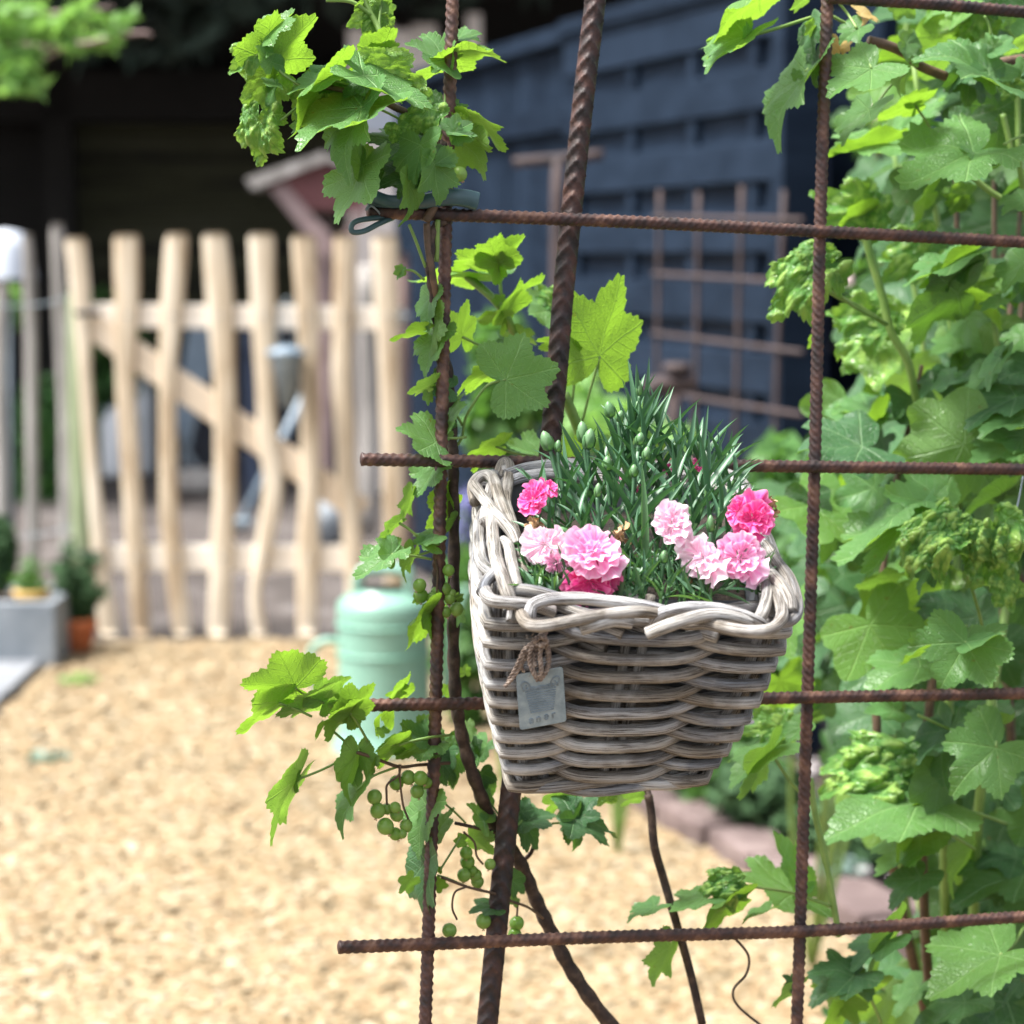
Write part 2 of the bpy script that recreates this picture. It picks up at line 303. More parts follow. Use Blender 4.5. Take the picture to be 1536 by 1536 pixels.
def simple_trans(name, col, tr, tw=.35, rough=.5, col2=None, rnd=True):
    m, n, l, b = newmat(name); oi = n.new('ShaderNodeObjectInfo'); mx = n.new('ShaderNodeMix'); mx.data_type = 'RGBA'; l.new(oi.outputs['Random'], mx.inputs[0]); mx.inputs[6].default_value = (*col, 1); mx.inputs[7].default_value = (*(col2 or col), 1)
    l.new(mx.outputs[2], b.inputs['Base Color']); b.inputs['Roughness'].default_value = rough
    t = n.new('ShaderNodeBsdfTranslucent'); t.inputs[0].default_value = (*tr, 1); s = n.new('ShaderNodeMixShader'); s.inputs[0].default_value = tw
    l.new(b.outputs[0], s.inputs[1]); l.new(t.outputs[0], s.inputs[2]); l.new(s.outputs[0], n['Material Output'].inputs[0]); return m
MAT['blade'] = simple_trans('pinks_blade', (.045, .125, .062), (.07, .2, .04), .2, .4, (.085, .19, .09))
MAT['bladegreen'] = simple_trans('young_pinks_blade', (.10, .22, .07), (.14, .32, .04), .25, .42, (.075, .18, .075))
MAT['bud'] = simple_trans('pinks_bud', (.085, .19, .075), (.1, .2, .05), .1, .4, (.13, .24, .11))
MAT['berry'] = simple_trans('green_currant', (.19, .36, .06), (.3, .5, .08), .4, .15, (.28, .44, .11))
MAT['lightfern'] = simple_trans('fresh_larch', (.15, .30, .08), (.3, .55, .1), .4, .6, (.2, .36, .12))
MAT['midleaf'] = simple_trans('far_leaf', (.055, .15, .04), (.14, .32, .04), .35, .5, (.10, .22, .06))
def petalmat(name, ca, cb, edge):
    m, n, l, b = newmat(name); uv = n.new('ShaderNodeUVMap'); mp = n.new('ShaderNodeMapping'); mp.inputs['Scale'].default_value = (2.6, .5, 1); l.new(uv.outputs[0], mp.inputs[0])
    oi = n.new('ShaderNodeObjectInfo'); cx = n.new('ShaderNodeCombineXYZ'); ml = n.new('ShaderNodeMath'); ml.operation = 'MULTIPLY'; ml.inputs[1].default_value = 20; l.new(oi.outputs['Random'], ml.inputs[0]); l.new(ml.outputs[0], cx.inputs[2]); l.new(cx.outputs[0], mp.inputs['Location'])
    ns = n.new('ShaderNodeTexNoise'); ns.inputs['Scale'].default_value = 2.4; ns.inputs['Detail'].default_value = 3; l.new(mp.outputs[0], ns.inputs['Vector'])
    rp = ramp(n, [(.36, ca), (.62, cb)]); l.new(ns.outputs['Fac'], rp.inputs[0])
    sp = n.new('ShaderNodeSeparateXYZ'); l.new(uv.outputs[0], sp.inputs[0]); er = ramp(n, [(.80, (0, 0, 0)), (1, (.65, .65, .65))]); l.new(sp.outputs[1], er.inputs[0])
    mx = n.new('ShaderNodeMix'); mx.data_type = 'RGBA'; l.new(er.outputs[0], mx.inputs[0]); l.new(rp.outputs[0], mx.inputs[6]); mx.inputs[7].default_value = (*edge, 1)
    l.new(mx.outputs[2], b.inputs['Base Color']); b.inputs['Roughness'].default_value = .65
    t = n.new('ShaderNodeBsdfTranslucent'); l.new(mx.outputs[2], t.inputs[0]); s = n.new('ShaderNodeMixShader'); s.inputs[0].default_value = .35
    l.new(b.outputs[0], s.inputs[1]); l.new(t.outputs[0], s.inputs[2]); l.new(s.outputs[0], n['Material Output'].inputs[0]); return m
MAT['petal_pale'] = petalmat('pale_petal', (.88, .46, .65), (.93, .76, .83), (.94, .87, .90))
MAT['petal_mid'] = petalmat('pink_petal', (.84, .24, .52), (.90, .54, .72), (.93, .76, .85))
MAT['petal_hot'] = petalmat('magenta_petal', (.76, .03, .27), (.85, .14, .42), (.89, .36, .58))

# ================================================================== THE SETTING
def sheet(name, pts, z, mat, nx=1):
    me = meshdata(name, [(x, y, z) for x, y in pts], [tuple(range(len(pts)))], mat, smooth=False); o = obj(name, me); tag(o, kind='structure'); return o
sheet('ground', [(-60, -20), (60, -20), (60, 90), (-60, 90)], -.012, MAT['yard'])
gL = G(90, 985); gate_base = G(330, 952); YG = gate_base.y
xy = lambda px, py: (G(px, py).x, G(px, py).y)
# bed of wood chips: from in front of the viewer up to the gate, edged by paving on the left and bricks on the right
left_edge = [xy(95, 985), xy(45, 1035), xy(-30, 1110), (-1.35, 3.2), (-1.6, 0.2)]
right_edge = [xy(905, 1150), xy(960, 1225), xy(1080, 1295), xy(1200, 1370), xy(1330, 1440), xy(1440, 1505), (.85, 3.2), (.95, 2.4), (1.0, .2)]
path_poly = [xy(100, 968), xy(640, 958), xy(860, 1010)] + right_edge + left_edge[::-1]
sheet('wood_chip_path', path_poly, 0.0, MAT['chipbase'])
def inside(p, poly):
    c = False; n = len(poly)
    for i in range(n):
        x1, y1 = poly[i]; x2, y2 = poly[(i + 1) % n]
        if (y1 > p[1]) != (y2 > p[1]) and p[0] < (x2 - x1) * (p[1] - y1) / (y2 - y1) + x1: c = not c
    return c
def make_chips(N=60000):
    P = []
    while len(P) < N:
        y = 2.9 + 4.3 * random.random() ** 1.15; x = (random.random() * 2 - 1) * (.24 * y + .25)
        if inside((x, y), path_poly): P.append((x, y))
    P = np.array(P); n = len(P)
    L = RNG.uniform(.014, .042, n) * (1 + .5 * (RNG.random(n) > .9)); Wd = RNG.uniform(.008, .021, n); T = RNG.uniform(.001, .0025, n)
    a = RNG.uniform(0, 2 * PI, n); tilt = RNG.normal(0, .13, n); til2 = RNG.normal(0, .16, n); z = RNG.uniform(.001, .009, n)
    base = np.array([[-1, -1, 0], [1, -.8, 0], [.9, 1, 0], [-1, .85, 0], [-.9, -.9, 1], [.95, -.75, 1], [.85, .9, 1], [-.95, .8, 1]], float)
    V = base[None] * np.stack([L / 2, Wd / 2, T], 1)[:, None]
    V[:, :, 0] *= 1 + RNG.uniform(-.15, .15, (n, 8)); V[:, :, 1] *= 1 + RNG.uniform(-.25, .25, (n, 8))
    ct, st = np.cos(tilt)[:, None], np.sin(tilt)[:, None]; x = V[:, :, 0] * ct - V[:, :, 2] * st; zz = V[:, :, 0] * st + V[:, :, 2] * ct
    c2, s2 = np.cos(til2)[:, None], np.sin(til2)[:, None]; y = V[:, :, 1] * c2 - zz * s2; zz = V[:, :, 1] * s2 + zz * c2
    ca, sa = np.cos(a)[:, None], np.sin(a)[:, None]
    o = np.stack([x * ca - y * sa + P[:, :1], x * sa + y * ca + P[:, 1:], zz + z[:, None] + .001], 2)
    q = np.array([[4, 5, 6, 7], [0, 1, 5, 4], [1, 2, 6, 5], [2, 3, 7, 6], [3, 0, 4, 7]]); F = (q[None] + (np.arange(n) * 8)[:, None, None]).reshape(-1, 4)
    me = bpy.data.meshes.new('wood_chips'); me.vertices.add(n * 8); me.vertices.foreach_set('co', o.reshape(-1).astype(np.float32))
    me.loops.add(len(F) * 4); me.loops.foreach_set('vertex_index', F.reshape(-1).astype(np.int32)); me.polygons.add(len(F)); me.polygons.foreach_set('loop_start', np.arange(0, len(F) * 4, 4, dtype=np.int32))
    me.update(calc_edges=True); at = me.attributes.new('tone', 'FLOAT', 'POINT'); at.data.foreach_set('value', np.repeat(np.clip(RNG.normal(.60, .20, n), 0, 1), 8).astype(np.float32))
    me.materials.append(MAT['chips']); ob = obj('wood_chips', me); tag(ob, 'loose pale wood chips strewn over the garden path', 'wood chips', kind='stuff')
make_chips()
# paving slabs at the left edge
pav = tag(bpy.data.objects.new('paving', None), kind='structure'); link(pav)
a0 = G(95, 985); a1 = G(-30, 1110); ed = (a1 - a0); edn = ed.normalized(); out = Vector((-edn.y, edn.x, 0)); out = out if out.x < 0 else -out
for i in range(-3, 7):
    for j in range(3):
        c = a0 + edn * (.30 * (i + .5)) + out * (.02 + .30 * (j + .5)); mb = MB(); mb.box((c.x, c.y, .004 + random.uniform(-.002, .002)), (.292, .292, .045), Matrix.Rotation(math.atan2(edn.y, edn.x), 3, 'Z'), .006); mb.build('paving_slab', MAT['paver'], pav, smooth=False)
# planting bed and its brick edging
bed = right_edge + [(2.6, .2), (2.6, 8), (1.2, 7.2), (xy(860, 1010)[0], xy(860, 1010)[1])]
def bed_mesh():
    V = []; F = []; nx, ny = 90, 110
    for j in range(ny + 1):
        for i in range(nx + 1):
            x = -.1 + 2.8 * i / nx; y = 2.2 + 5.2 * j / ny; V.append((x, y, .012 + .05 * noise.noise(Vector((x * 3, y * 3, 0))) + .022 * noise.noise(Vector((x * 14, y * 14, 3)))))
    for j in range(ny):
        for i in range(nx):
            c = ((V[j * (nx + 1) + i][0] + 1.4 / nx, V[j * (nx + 1) + i][1]))
            if inside(c, bed): F.append((j * (nx + 1) + i, j * (nx + 1) + i + 1, (j + 1) * (nx + 1) + i + 1, (j + 1) * (nx + 1) + i))
    return meshdata('planting_bed', V, F, MAT['soil'])
tag(obj('planting_bed', bed_mesh()), kind='structure')
edging = thing('brick_edging', 'pinkish brick edging laid in a line between wood chips and planting bed', 'edging', G(1100, 1300))
E2 = [Vector((x, y, 0)) for x, y in right_edge[:7]]; path = catmull(E2, 24); acc = 0; nxt = 0
for i in range(1, len(path)):
    acc += (path[i] - path[i - 1]).length
    if acc >= nxt:
        d = (path[i] - path[i - 1]).normalized(); nxt = acc + .208; mb = MB(); nn = Vector((d.y, -d.x, 0)); nn = nn if nn.x > 0 else -nn
        c = path[i] + nn * .06
        mb.box((c.x, c.y, .006 + random.uniform(-.006, .006)), (.205, .12, .085), Matrix.Rotation(math.atan2(d.y, d.x) + random.uniform(-.05, .05), 3, 'Z'), .01); mb.build('brick', MAT['brick'], edging, smooth=False)
# gravel in the bed
def gravel():
    V = []; F = []
    ico = bmesh.new(); bmesh.ops.create_icosphere(ico, subdivisions=1, radius=1); iv = [v.co.copy() for v in ico.verts]; ff = [tuple(v.index for v in f.verts) for f in ico.faces]; ico.free()
    k = 0
    while k < 1500:
        x = random.uniform(0, 2.3); y = random.uniform(2.6, 6.5)
        if not inside((x - .12, y), bed): continue
        s = random.uniform(.006, .02); rz = random.random() * 6; m = Matrix.Rotation(rz, 3, 'Z'); o = len(V)
        V += [tuple(m @ Vector((v.x * s * 1.3, v.y * s, v.z * s * .6)) + Vector((x, y, .045 + s * .2))) for v in iv]; F += [tuple(i + o for i in f) for f in ff]; k += 1
    tag(obj('gravel', meshdata('gravel', V, F, MAT['stone'])), 'grey and pinkish gravel lying on the planting bed', 'gravel', kind='stuff')
gravel()

# ------------------------------------------------------------------ dark shed, hedge and things beyond the gate
def board(parent, name, x0, x1, z0, z1, y, th, mat, bev=.004):
    mb = MB(); mb.box(((x0 + x1) / 2, y, (z0 + z1) / 2), (x1 - x0, th, z1 - z0), None, bev); return mb.build(name, mat, parent, smooth=False)
YS = 13.0
shed = thing('open_shed', 'dark open fronted garden shed with mossy slatted back wall behind the gate', 'shed', (-1.0, YS, 0))
xl = PY(118, 400, YS).x; xr = PY(470, 400, YS).x
zt = PY(200, 185, YS).z; zb = PY(200, 520, YS).z; nsl = 17
for i in range(nsl):
    h = (zt - zb) / nsl; z = zb + h * i; board(shed, 'slat', xl, 1.2, z + .006, z + h - .012, YS + random.uniform(-.006, .006), .03, MAT['darkwood'])
board(shed, 'back_panel', -6, 2.2, 0, 4.2, YS + .12, .05, MAT['shed'])
board(shed, 'lintel', -6, 2.0, zt, zt + .25, YS - .12, .2, MAT['shed'])
mb = MB(); mb.box((-2.0, YS - .75, 2.75), (8.6, 2.3, .08), Matrix.Rotation(R(4), 3, 'X')); mb.build('roof', MAT['shed'], shed, smooth=False)  # unseen above the frame, added to keep the shed dark
mb = MB(); mb.box((-6, YS - 1, 1.4), (.1, 2.6, 2.8)); mb.build('side_wall', MAT['shed'], shed, smooth=False)  # out of view too, added with the roof to darken the inside
mb = MB(); mb.box((xl - .06, YS - .15, 1.3), (.14, .14, 2.6)); mb.build('post', MAT['shed'], shed, smooth=False)

def leafcloud(name, centre_fn, N, size, mat, label, cat, kind='stuff', parent=None, long=1.0, droop=0.0, spread=1.0):
    P = np.array([centre_fn() for _ in range(N)]); n = len(P)
    u = RNG.normal(size=(n, 3)); u[:, 2] = u[:, 2] * .6 - droop; u /= np.linalg.norm(u, axis=1)[:, None]; w = RNG.normal(size=(n, 3)); w -= (w * u).sum(1)[:, None] * u; w /= np.linalg.norm(w, axis=1)[:, None]
    nrm = np.cross(u, w); s = RNG.uniform(.6, 1.3, n)[:, None] * size
    A = P - u * s * long * .5; B = P + w * s * .32 + nrm * s * .08; C = P + u * s * long * .5; D = P - w * s * .32 + nrm * s * .08
    V = np.stack([A, B, C, D], 1).reshape(-1, 3); F = np.arange(n * 4).reshape(-1, 4)
    me = bpy.data.meshes.new(name); me.vertices.add(n * 4); me.vertices.foreach_set('co', V.reshape(-1).astype(np.float32)); me.loops.add(n * 4); me.loops.foreach_set('vertex_index', F.reshape(-1).astype(np.int32))
    me.polygons.add(n); me.polygons.foreach_set('loop_start', np.arange(0, n * 4, 4, dtype=np.int32)); me.update(calc_edges=True); me.materials.append(mat)
    o = obj(name, me, parent)
    if parent is None: tag(o, label, cat, kind=kind)
    else: tag(o, kind='stuff')
    return o
def blob(cx, cy, cz, rx, ry, rz):
    def f():
        while True:
            v = [random.uniform(-1, 1) for _ in range(3)]; q = sum(a * a for a in v)
            if .15 < q < 1: break
        return (cx + v[0] * rx, cy + v[1] * ry, cz + v[2] * rz)
    return f
def multi(bl):
    fs = [blob(*b) for b in bl]; wts = [b[3] * b[4] * b[5] for b in bl]
    return lambda: random.choices(fs, wts)[0]()
# conifer whose dark boughs hang in front of the shed, top left and top centre
con = thing('conifer_tree', 'dark conifer with drooping boughs hanging over the shed at top left', 'tree', (-3.1, 11.6, 0))
mb = MB(); mb.tube([(-3.1, 11.6, 0), (-3.05, 11.6, 2), (-3.0, 11.5, 6)], (.16, .05), 12); mb.build('trunk', MAT['shed'], con)
leafcloud('foliage', multi([(-2.0, 10.9, 2.6, .9, .4, .55), (-1.1, 10.9, 2.5, .9, .4, .45), (-.3, 11, 2.6, .9, .4, .5), (-1.6, 10.9, 2.15, .5, .3, .3), (-3, 11, 3, 1.2, .8, 1.2), (-1.2, 11.1, 3.4, 2.6, .8, .7)]), 16000, .09, MAT['hedge'], None, None, parent=con, long=2.2, droop=.5)
hedge = thing('evergreen_hedge', 'tall dark evergreen hedge rising behind the navy fence', 'hedge', (1.6, 13.6, 0))
leafcloud('foliage', multi([(1.2, 13.6, 2.0, 1.6, .6, 2.2), (3.4, 13.4, 2.2, 1.8, .6, 2.4), (2.2, 13.4, 3.8, 2.4, .6, 1.2), (5.4, 12.4, 2.3, 1.8, .6, 2.6)]), 26000, .11, MAT['hedge'], None, None, parent=hedge)
mb = MB(); mb.box((2.9, 14.2, 2.3), (7.4, .5, 4.6)); mb.build('core', MAT['hedge'], hedge, smooth=False)
# green shrub seen through the gate, left
def bush_far(name, label, px, py0, py1, Y, wpx, N, size, mat, cat='shrub'):
    c = PY(px, (py0 + py1) / 2, Y); top = PY(px, py0, Y).z; bot = PY(px, py1, Y).z; w = abs(PY(px + wpx, py0, Y).x - PY(px, py0, Y).x) / 2
    t = thing(name, label, cat, (c.x, Y, max(0, bot - .02)))
    mb = MB()
    for k in range(5): mb.tube([(c.x + random.uniform(-.02, .02), Y, max(0, bot - .02)), (c.x + random.uniform(-w, w) * .6, Y + random.uniform(-w, w) * .5, (top + bot) / 2), (c.x + random.uniform(-w, w) * .8, Y, top - .1 * (top - bot))], (.006, .002), 6)
    mb.build('stem', MAT['twig'], t)
    leafcloud('foliage', blob(c.x, Y, (top + bot) / 2, w, w * .8, (top - bot) / 2), N, size, mat, None, None, parent=t); return t
bush_far('green_shrub', 'dark green shrub behind the gate, beside the white canisters', 160, 430, 760, 12.2, 150, 2600, .06, MAT['midleaf'])
bush_far('green_shrub', 'low green shrub behind the grey stake fence, left of the lichened post', 70, 560, 800, 11.0, 120, 1800, .06, MAT['midleaf'])
bush_far('green_shrub', 'leafy green shrub on the far side of the grey stakes, under the pale lamp shade', 12, 430, 500, 8.4, 40, 300, .05, MAT['lightfern'])
bush_far('green_shrub', 'small dark green shrub at the left picture edge beside the concrete planter', -5, 770, 890, 6.55, 60, 900, .035, MAT['potplant'])
def standing(name, label, cat, px0, px1, py0, py1, Y, mat, th=.1, bev=.01, lean=0):
    a = PY(px0, py1, Y); b_ = PY(px1, py0, Y); t = thing(name, label, cat, ((a.x + b_.x) / 2, Y, max(a.z, 0))); return t, a, b_
# two white canisters
for i, (x0, x1, y0, y1, lab) in enumerate([(152, 192, 612, 702, 'lower left white canister standing behind the gate'), (192, 232, 570, 690, 'taller white canister standing behind the second gate gap')]):
    YY = 12.0 if i == 0 else 12.15
    a = PY(x0, y1, YY); b_ = PY(x1, y0, YY); r = (b_.x - a.x) / 2; cx = (a.x + b_.x) / 2; t = thing('canister', lab, 'canister', (cx, YY, 0), 'white canisters behind the gate')
    zt_ = b_.z; mb = MB(); mb.lathe((cx, YY, 0), [(0, .002), (r * .95, .002), (r, .03), (r, zt_ * .78), (r * .85, zt_ * .86), (r * .5, zt_ * .9)], 24); mb.build('body', MAT['canister'], t)
    mb = MB(); mb.lathe((cx, YY, 0), [(r * .5, zt_ * .9), (r * .55, zt_ * .92), (r * .55, zt_ * .985), (0, zt_)], 20); mb.build('lid', MAT['canister'], t)
    mb = MB(); mb.tube([(cx - r * .9, YY, zt_ * .8), (cx - r * .7, YY - .02, zt_ * 1.0), (cx + r * .7, YY - .02, zt_ * 1.0), (cx + r * .9, YY, zt_ * .8)], .006, 6); mb.build('handle', MAT['zinc'], t)
# folded chair / slanted grey-blue panels
ch = thing('folding_chair', 'blue grey folding chair leaning behind the third gate gap', 'chair', (PY(290, 700, 11.6).x, 11.6, 0))
def slab4(parent, name, q, Y, th, mat, dy=0.0):
    P = [PY(x, y, Y) for x, y in q]; V = [p + Vector((0, dy * k, 0)) for k, p in enumerate(P)]; V2 = [p + Vector((0, th, 0)) for p in V]; n = len(P)
    F = [tuple(range(n)), tuple(range(2 * n - 1, n - 1, -1))] + [(i, i + n, (i + 1) % n + n, (i + 1) % n) for i in range(n)]
    return obj(name, meshdata(name, V + V2, F, mat, smooth=False), parent)
slab4(ch, 'backrest', [(283, 492), (318, 492), (318, 560), (300, 590), (268, 590)], 11.6, .04, MAT['palegrey'])
slab4(ch, 'seat', [(268, 590), (300, 590), (286, 672), (262, 640)], 11.62, .05, MAT['palegrey'])
for q in ([(262, 640), (270, 650), (300, 705), (292, 708)], [(300, 590), (306, 590), (270, 712), (264, 712)]): slab4(ch, 'leg', q, 11.57, .02, MAT['zinc'])
bl = thing('storage_crate', 'black crate standing behind the gate between third and fourth picket', 'crate', (PY(300, 712, 11.9).x, 11.9, 0))
slab4(bl, 'body', [(268, 560), (322, 560), (322, 700), (270, 700)], 11.9, .3, MAT['black']); slab4(bl, 'rim', [(264, 552), (326, 552), (326, 562), (264, 562)], 11.88, .34, MAT['black'])
bn = thing('stone_step', 'flat grey stone step on the ground behind the gate', 'step', (PY(298, 715, 11.2).x, 11.2, 0))
mb = MB(); c = PY(300, 715, 11.2); mb.box((c.x, 11.3, .05), (.2, .3, .09), None, .02); mb.build('slab', MAT['grey'], bn)
nv = thing('navy_board', 'narrow navy board standing upright behind the fourth gate gap', 'board', (PY(372, 780, 10.6).x, 10.6, 0))
slab4(nv, 'plank', [(362, 485), (388, 485), (390, 770), (366, 770)], 10.6, .04, MAT['bluedark']); slab4(nv, 'batten', [(364, 520), (388, 520), (388, 530), (364, 530)], 10.58, .02, MAT['bluedark'])
bb = thing('wheelie_bin', 'black bin half hidden behind fifth and sixth gate pickets', 'bin', (PY(430, 700, 12.3).x, 12.3, 0))
slab4(bb, 'body', [(395, 500), (470, 500), (462, 690), (400, 690)], 12.3, .3, MAT['black']); slab4(bb, 'lid', [(390, 486), (476, 486), (474, 500), (392, 500)], 12.27, .36, MAT['bluedark'])
# slanting grey tool
tl = thing('garden_broom', 'grey long handled tool leaning diagonally behind the gate', 'tool', (PY(358, 800, 9.6).x, 9.6, 0))
a = PY(356, 796, 9.6); b_ = PY(458, 590, 9.6); mb = MB(); mb.tube([a, a.lerp(b_, .5), b_], .016, 8, smoothpath=False); mb.build('handle', MAT['palegrey'], tl)
mb = MB(); mb.box(a + Vector((0, 0, .03)), (.12, .06, .04), None, .01); mb.build('head', MAT['zinc'], tl)
bg_ = thing('plastic_sack', 'crumpled white sack lying behind the seventh gate picket', 'sack', G(494, 808))
c = PY(494, 782, G(494, 810).y)
me = bpy.data.meshes.new('sack'); bmm = bmesh.new(); bmesh.ops.create_icosphere(bmm, subdivisions=3, radius=1)
for v in bmm.verts:
    k = 1 + .25 * noise.noise(v.co * 2.3); v.co = Vector((v.co.x * .075 * k, v.co.y * .06 * k, v.co.z * .085 * k)) + Vector((c.x, c.y, .07))
bmm.to_mesh(me); bmm.free(); me.materials.append(MAT['concrete']); me.polygons.foreach_set('use_smooth', [True] * len(me.polygons)); obj('bag', me, bg_)
mb = MB(); mb.box((c.x, c.y, .16), (.05, .02, .03), None, .008); mb.build('knot', MAT['white'], bg_)
# logs / posts right of gate, behind
pg = 'grey logs standing behind the gate'
for (x0, x1, y0, y1, lab) in [(538, 566, 400, 742, 'thick grey log standing behind the gap of the last two pickets'), (520, 533, 380, 760, 'slim brownish log standing behind the seventh picket'), (471, 497, 330, 700, 'mauve grey post rising behind the sixth picket up to the bird house')]:
    YY = 9.5 if x0 != 471 else 10.4
    a = PY((x0 + x1) / 2, y1, YY); r = abs(PY(x1, y1, YY).x - PY(x0, y1, YY).x) / 2; tp = PY((x0 + x1) / 2, y0, YY)
    t = thing('log_post', lab, 'post', (a.x, YY, 0), pg); mb = MB(); mb.tube([(a.x, YY, 0), (a.x + .01, YY, tp.z * .5), (tp.x, YY, tp.z)], lambda i, tt, an, r=r: r * (1 + .06 * math.sin(an * 3 + i)), 14); mb.build('trunk', MAT['mauve'] if x0 == 471 else MAT['grey'], t)
    mb = MB(); mb.lathe((tp.x, YY, tp.z), [(r, 0), (r * .6, .006), (0, .008)], 14); mb.build('cut_end', MAT['grey'], t)
# bird house
YB = 10.3; bh = thing('bird_house', 'faded red bird house with sloping grey roof plank on a forked post', 'bird house', PY(470, 300, YB))
slab4(bh, 'roof', [(368, 268), (484, 228), (492, 240), (378, 284)], YB - .1, .34, MAT['grey'])
slab4(bh, 'roof', [(484, 228), (575, 262), (570, 274), (488, 240)], YB - .1, .34, MAT['grey'])
slab4(bh, 'box', [(400, 278), (488, 242), (560, 268), (545, 318), (430, 312)], YB - .04, .22, MAT['red'])
slab4(bh, 'brace', [(404, 284), (428, 276), (500, 358), (492, 392)], YB - .06, .06, MAT['mauve'])
slab4(bh, 'brace', [(548, 300), (560, 306), (512, 372), (498, 372)], YB - .06, .06, MAT['mauve'])
# beige plank screen
ps = thing('plank_screen', 'pale beige upright planks with uneven tops beside the navy fence', 'fence', PY(600, 600, 11.2))
for x0, x1, y0 in [(523, 556, 42), (557, 590, 37), (592, 616, 44), (618, 655, 36), (660, 680, 60), (700, 722, 20)]:
    a = PY(x0, 330, 11.2); b_ = PY(x1, y0, 11.2); board(ps, 'plank', a.x, b_.x, .0, b_.z, 11.2 + random.uniform(-.01, .01), .03, MAT['beige'], .006)
a = PY(523, 150, 11.24); b_ = PY(722, 130, 11.24); board(ps, 'rail', a.x, b_.x, a.z, b_.z, 11.26, .04, MAT['beige'])
slab4(ps, 'crosspiece', [(540, 165), (700, 160), (700, 195), (540, 200)], 11.14, .03, MAT['white'])

# ------------------------------------------------------------------ picket gate
gate = thing('picket_gate', 'rustic gate of pale peeled chestnut pickets with two rails and diagonal brace', 'gate', (gate_base.x, YG, 0))
def ribbon(parent, name, cl, Y, th, mat, n=10):
    """a riven picket: outline follows centreline points (px,py,width px); elliptical section"""
    P = [(PY(x, y, Y), abs(PY(x + w, y, Y).x - PY(x, y, Y).x) / 2) for x, y, w in cl]
    path = catmull([p for p, _ in P], n); rr = []
    for i in range(len(P) - 1):
        for k in range(n): rr.append(P[i][1] + (P[i + 1][1] - P[i][1]) * k / n)
    rr.append(P[-1][1]); V = []; F = []; S = 12; m = len(path); sd_ = random.random() * 9
    for i, p in enumerate(path):
        w = rr[i] * (1 + .07 * noise.noise(Vector((sd_, p.z * 9, 0)))); e = min(i, m - 1 - i); k_ = 1 if e > 0 else .82
        for k in range(S):
            a_ = 2 * PI * k / S; ca = math.cos(a_); sa = math.sin(a_)
            V.append(p + Vector((math.copysign(abs(ca) ** .6, ca) * w * k_, math.copysign(abs(sa) ** .7, sa) * th / 2 * (1 + .15 * noise.noise(Vector((k, p.z * 12, sd_)))), 0)))
    for i in range(m - 1):
        for k in range(S): l = (k + 1) % S; F.append((i * S + k, i * S + l, (i + 1) * S + l, (i + 1) * S + k))
    F.append(tuple(range(S))); F.append(tuple((m - 1) * S + k for k in range(S - 1, -1, -1)))
    return obj(name, meshdata(name, V, F, mat, [(v.x, v.z) for v in V]), parent)
PK = [[(113, 356, 34), (122, 450, 30), (128, 560, 20), (136, 680, 20), (147, 790, 24), (152, 860, 26), (165, 952, 32)],
      [(190, 352, 40), (191, 450, 38), (188, 560, 30), (196, 700, 30), (204, 830, 30), (213, 952, 30)],
      [(266, 350, 34), (259, 450, 36), (252, 560, 26), (253, 700, 28), (255, 780, 30), (264, 870, 30), (275, 952, 28)],
      [(322, 350, 38), (330, 450, 42), (337, 570, 34), (338, 700, 34), (333, 830, 34), (328, 952, 36)],
      [(392, 350, 40), (395, 450, 38), (398, 560, 30), (402, 660, 30), (410, 730, 30), (396, 820, 26), (383, 890, 20), (390, 952, 26)],
      [(456, 352, 38), (460, 450, 34), (465, 560, 30), (466, 700, 30), (462, 830, 34), (461, 952, 32)],
      [(518, 352, 34), (516, 450, 32), (513, 560, 32), (517, 640, 30), (522, 740, 30), (530, 830, 28), (534, 952, 26)],
      [(578, 352, 40), (580, 450, 38), (585, 560, 32), (590, 700, 34), (592, 830, 32), (594, 952, 32)]]
for cl in PK: ribbon(gate, 'picket', cl, YG, .022, MAT['gate'])
def barb(name, q, Y, th, mat, parent): return slab4(parent, name, q, Y, th, mat)
def railbox(name, x0, y0, x1, y1, wpx, Y, th, mat, parent):
    a = PY(x0, y0, Y); b_ = PY(x1, y1, Y); d = b_ - a; L = d.length; w = abs(PY(x0, y0 + wpx, Y).z - PY(x0, y0, Y).z); mb = MB()
    ang = math.atan2(d.z, d.x); mb.box((a + b_) / 2, (L, th, w), Matrix.Rotation(-ang, 3, 'Y'), .008); return mb.build(name, mat, parent, smooth=False)
railbox('rail', 128, 473, 606, 478, 36, YG + .020, .024, MAT['rail'], gate); railbox('rail', 150, 836, 606, 838, 40, YG + .020, .024, MAT['rail'], gate)
railbox('brace', 128, 480, 545, 768, 42, YG + .017, .022, MAT['brace'], gate)
for cl in PK:
    for yy in (474, 837):
        x = min(cl, key=lambda q: abs(q[1] - yy))[0]; p = PY(x, yy, YG - .013); mb = MB(); mb.lathe((p.x, p.y, p.z), [(0, -.003), (.004, -.002), (.0045, 0)], 8, Matrix.Rotation(-PI / 2, 3, 'X')); mb.build('nail', MAT['zinc'], gate)
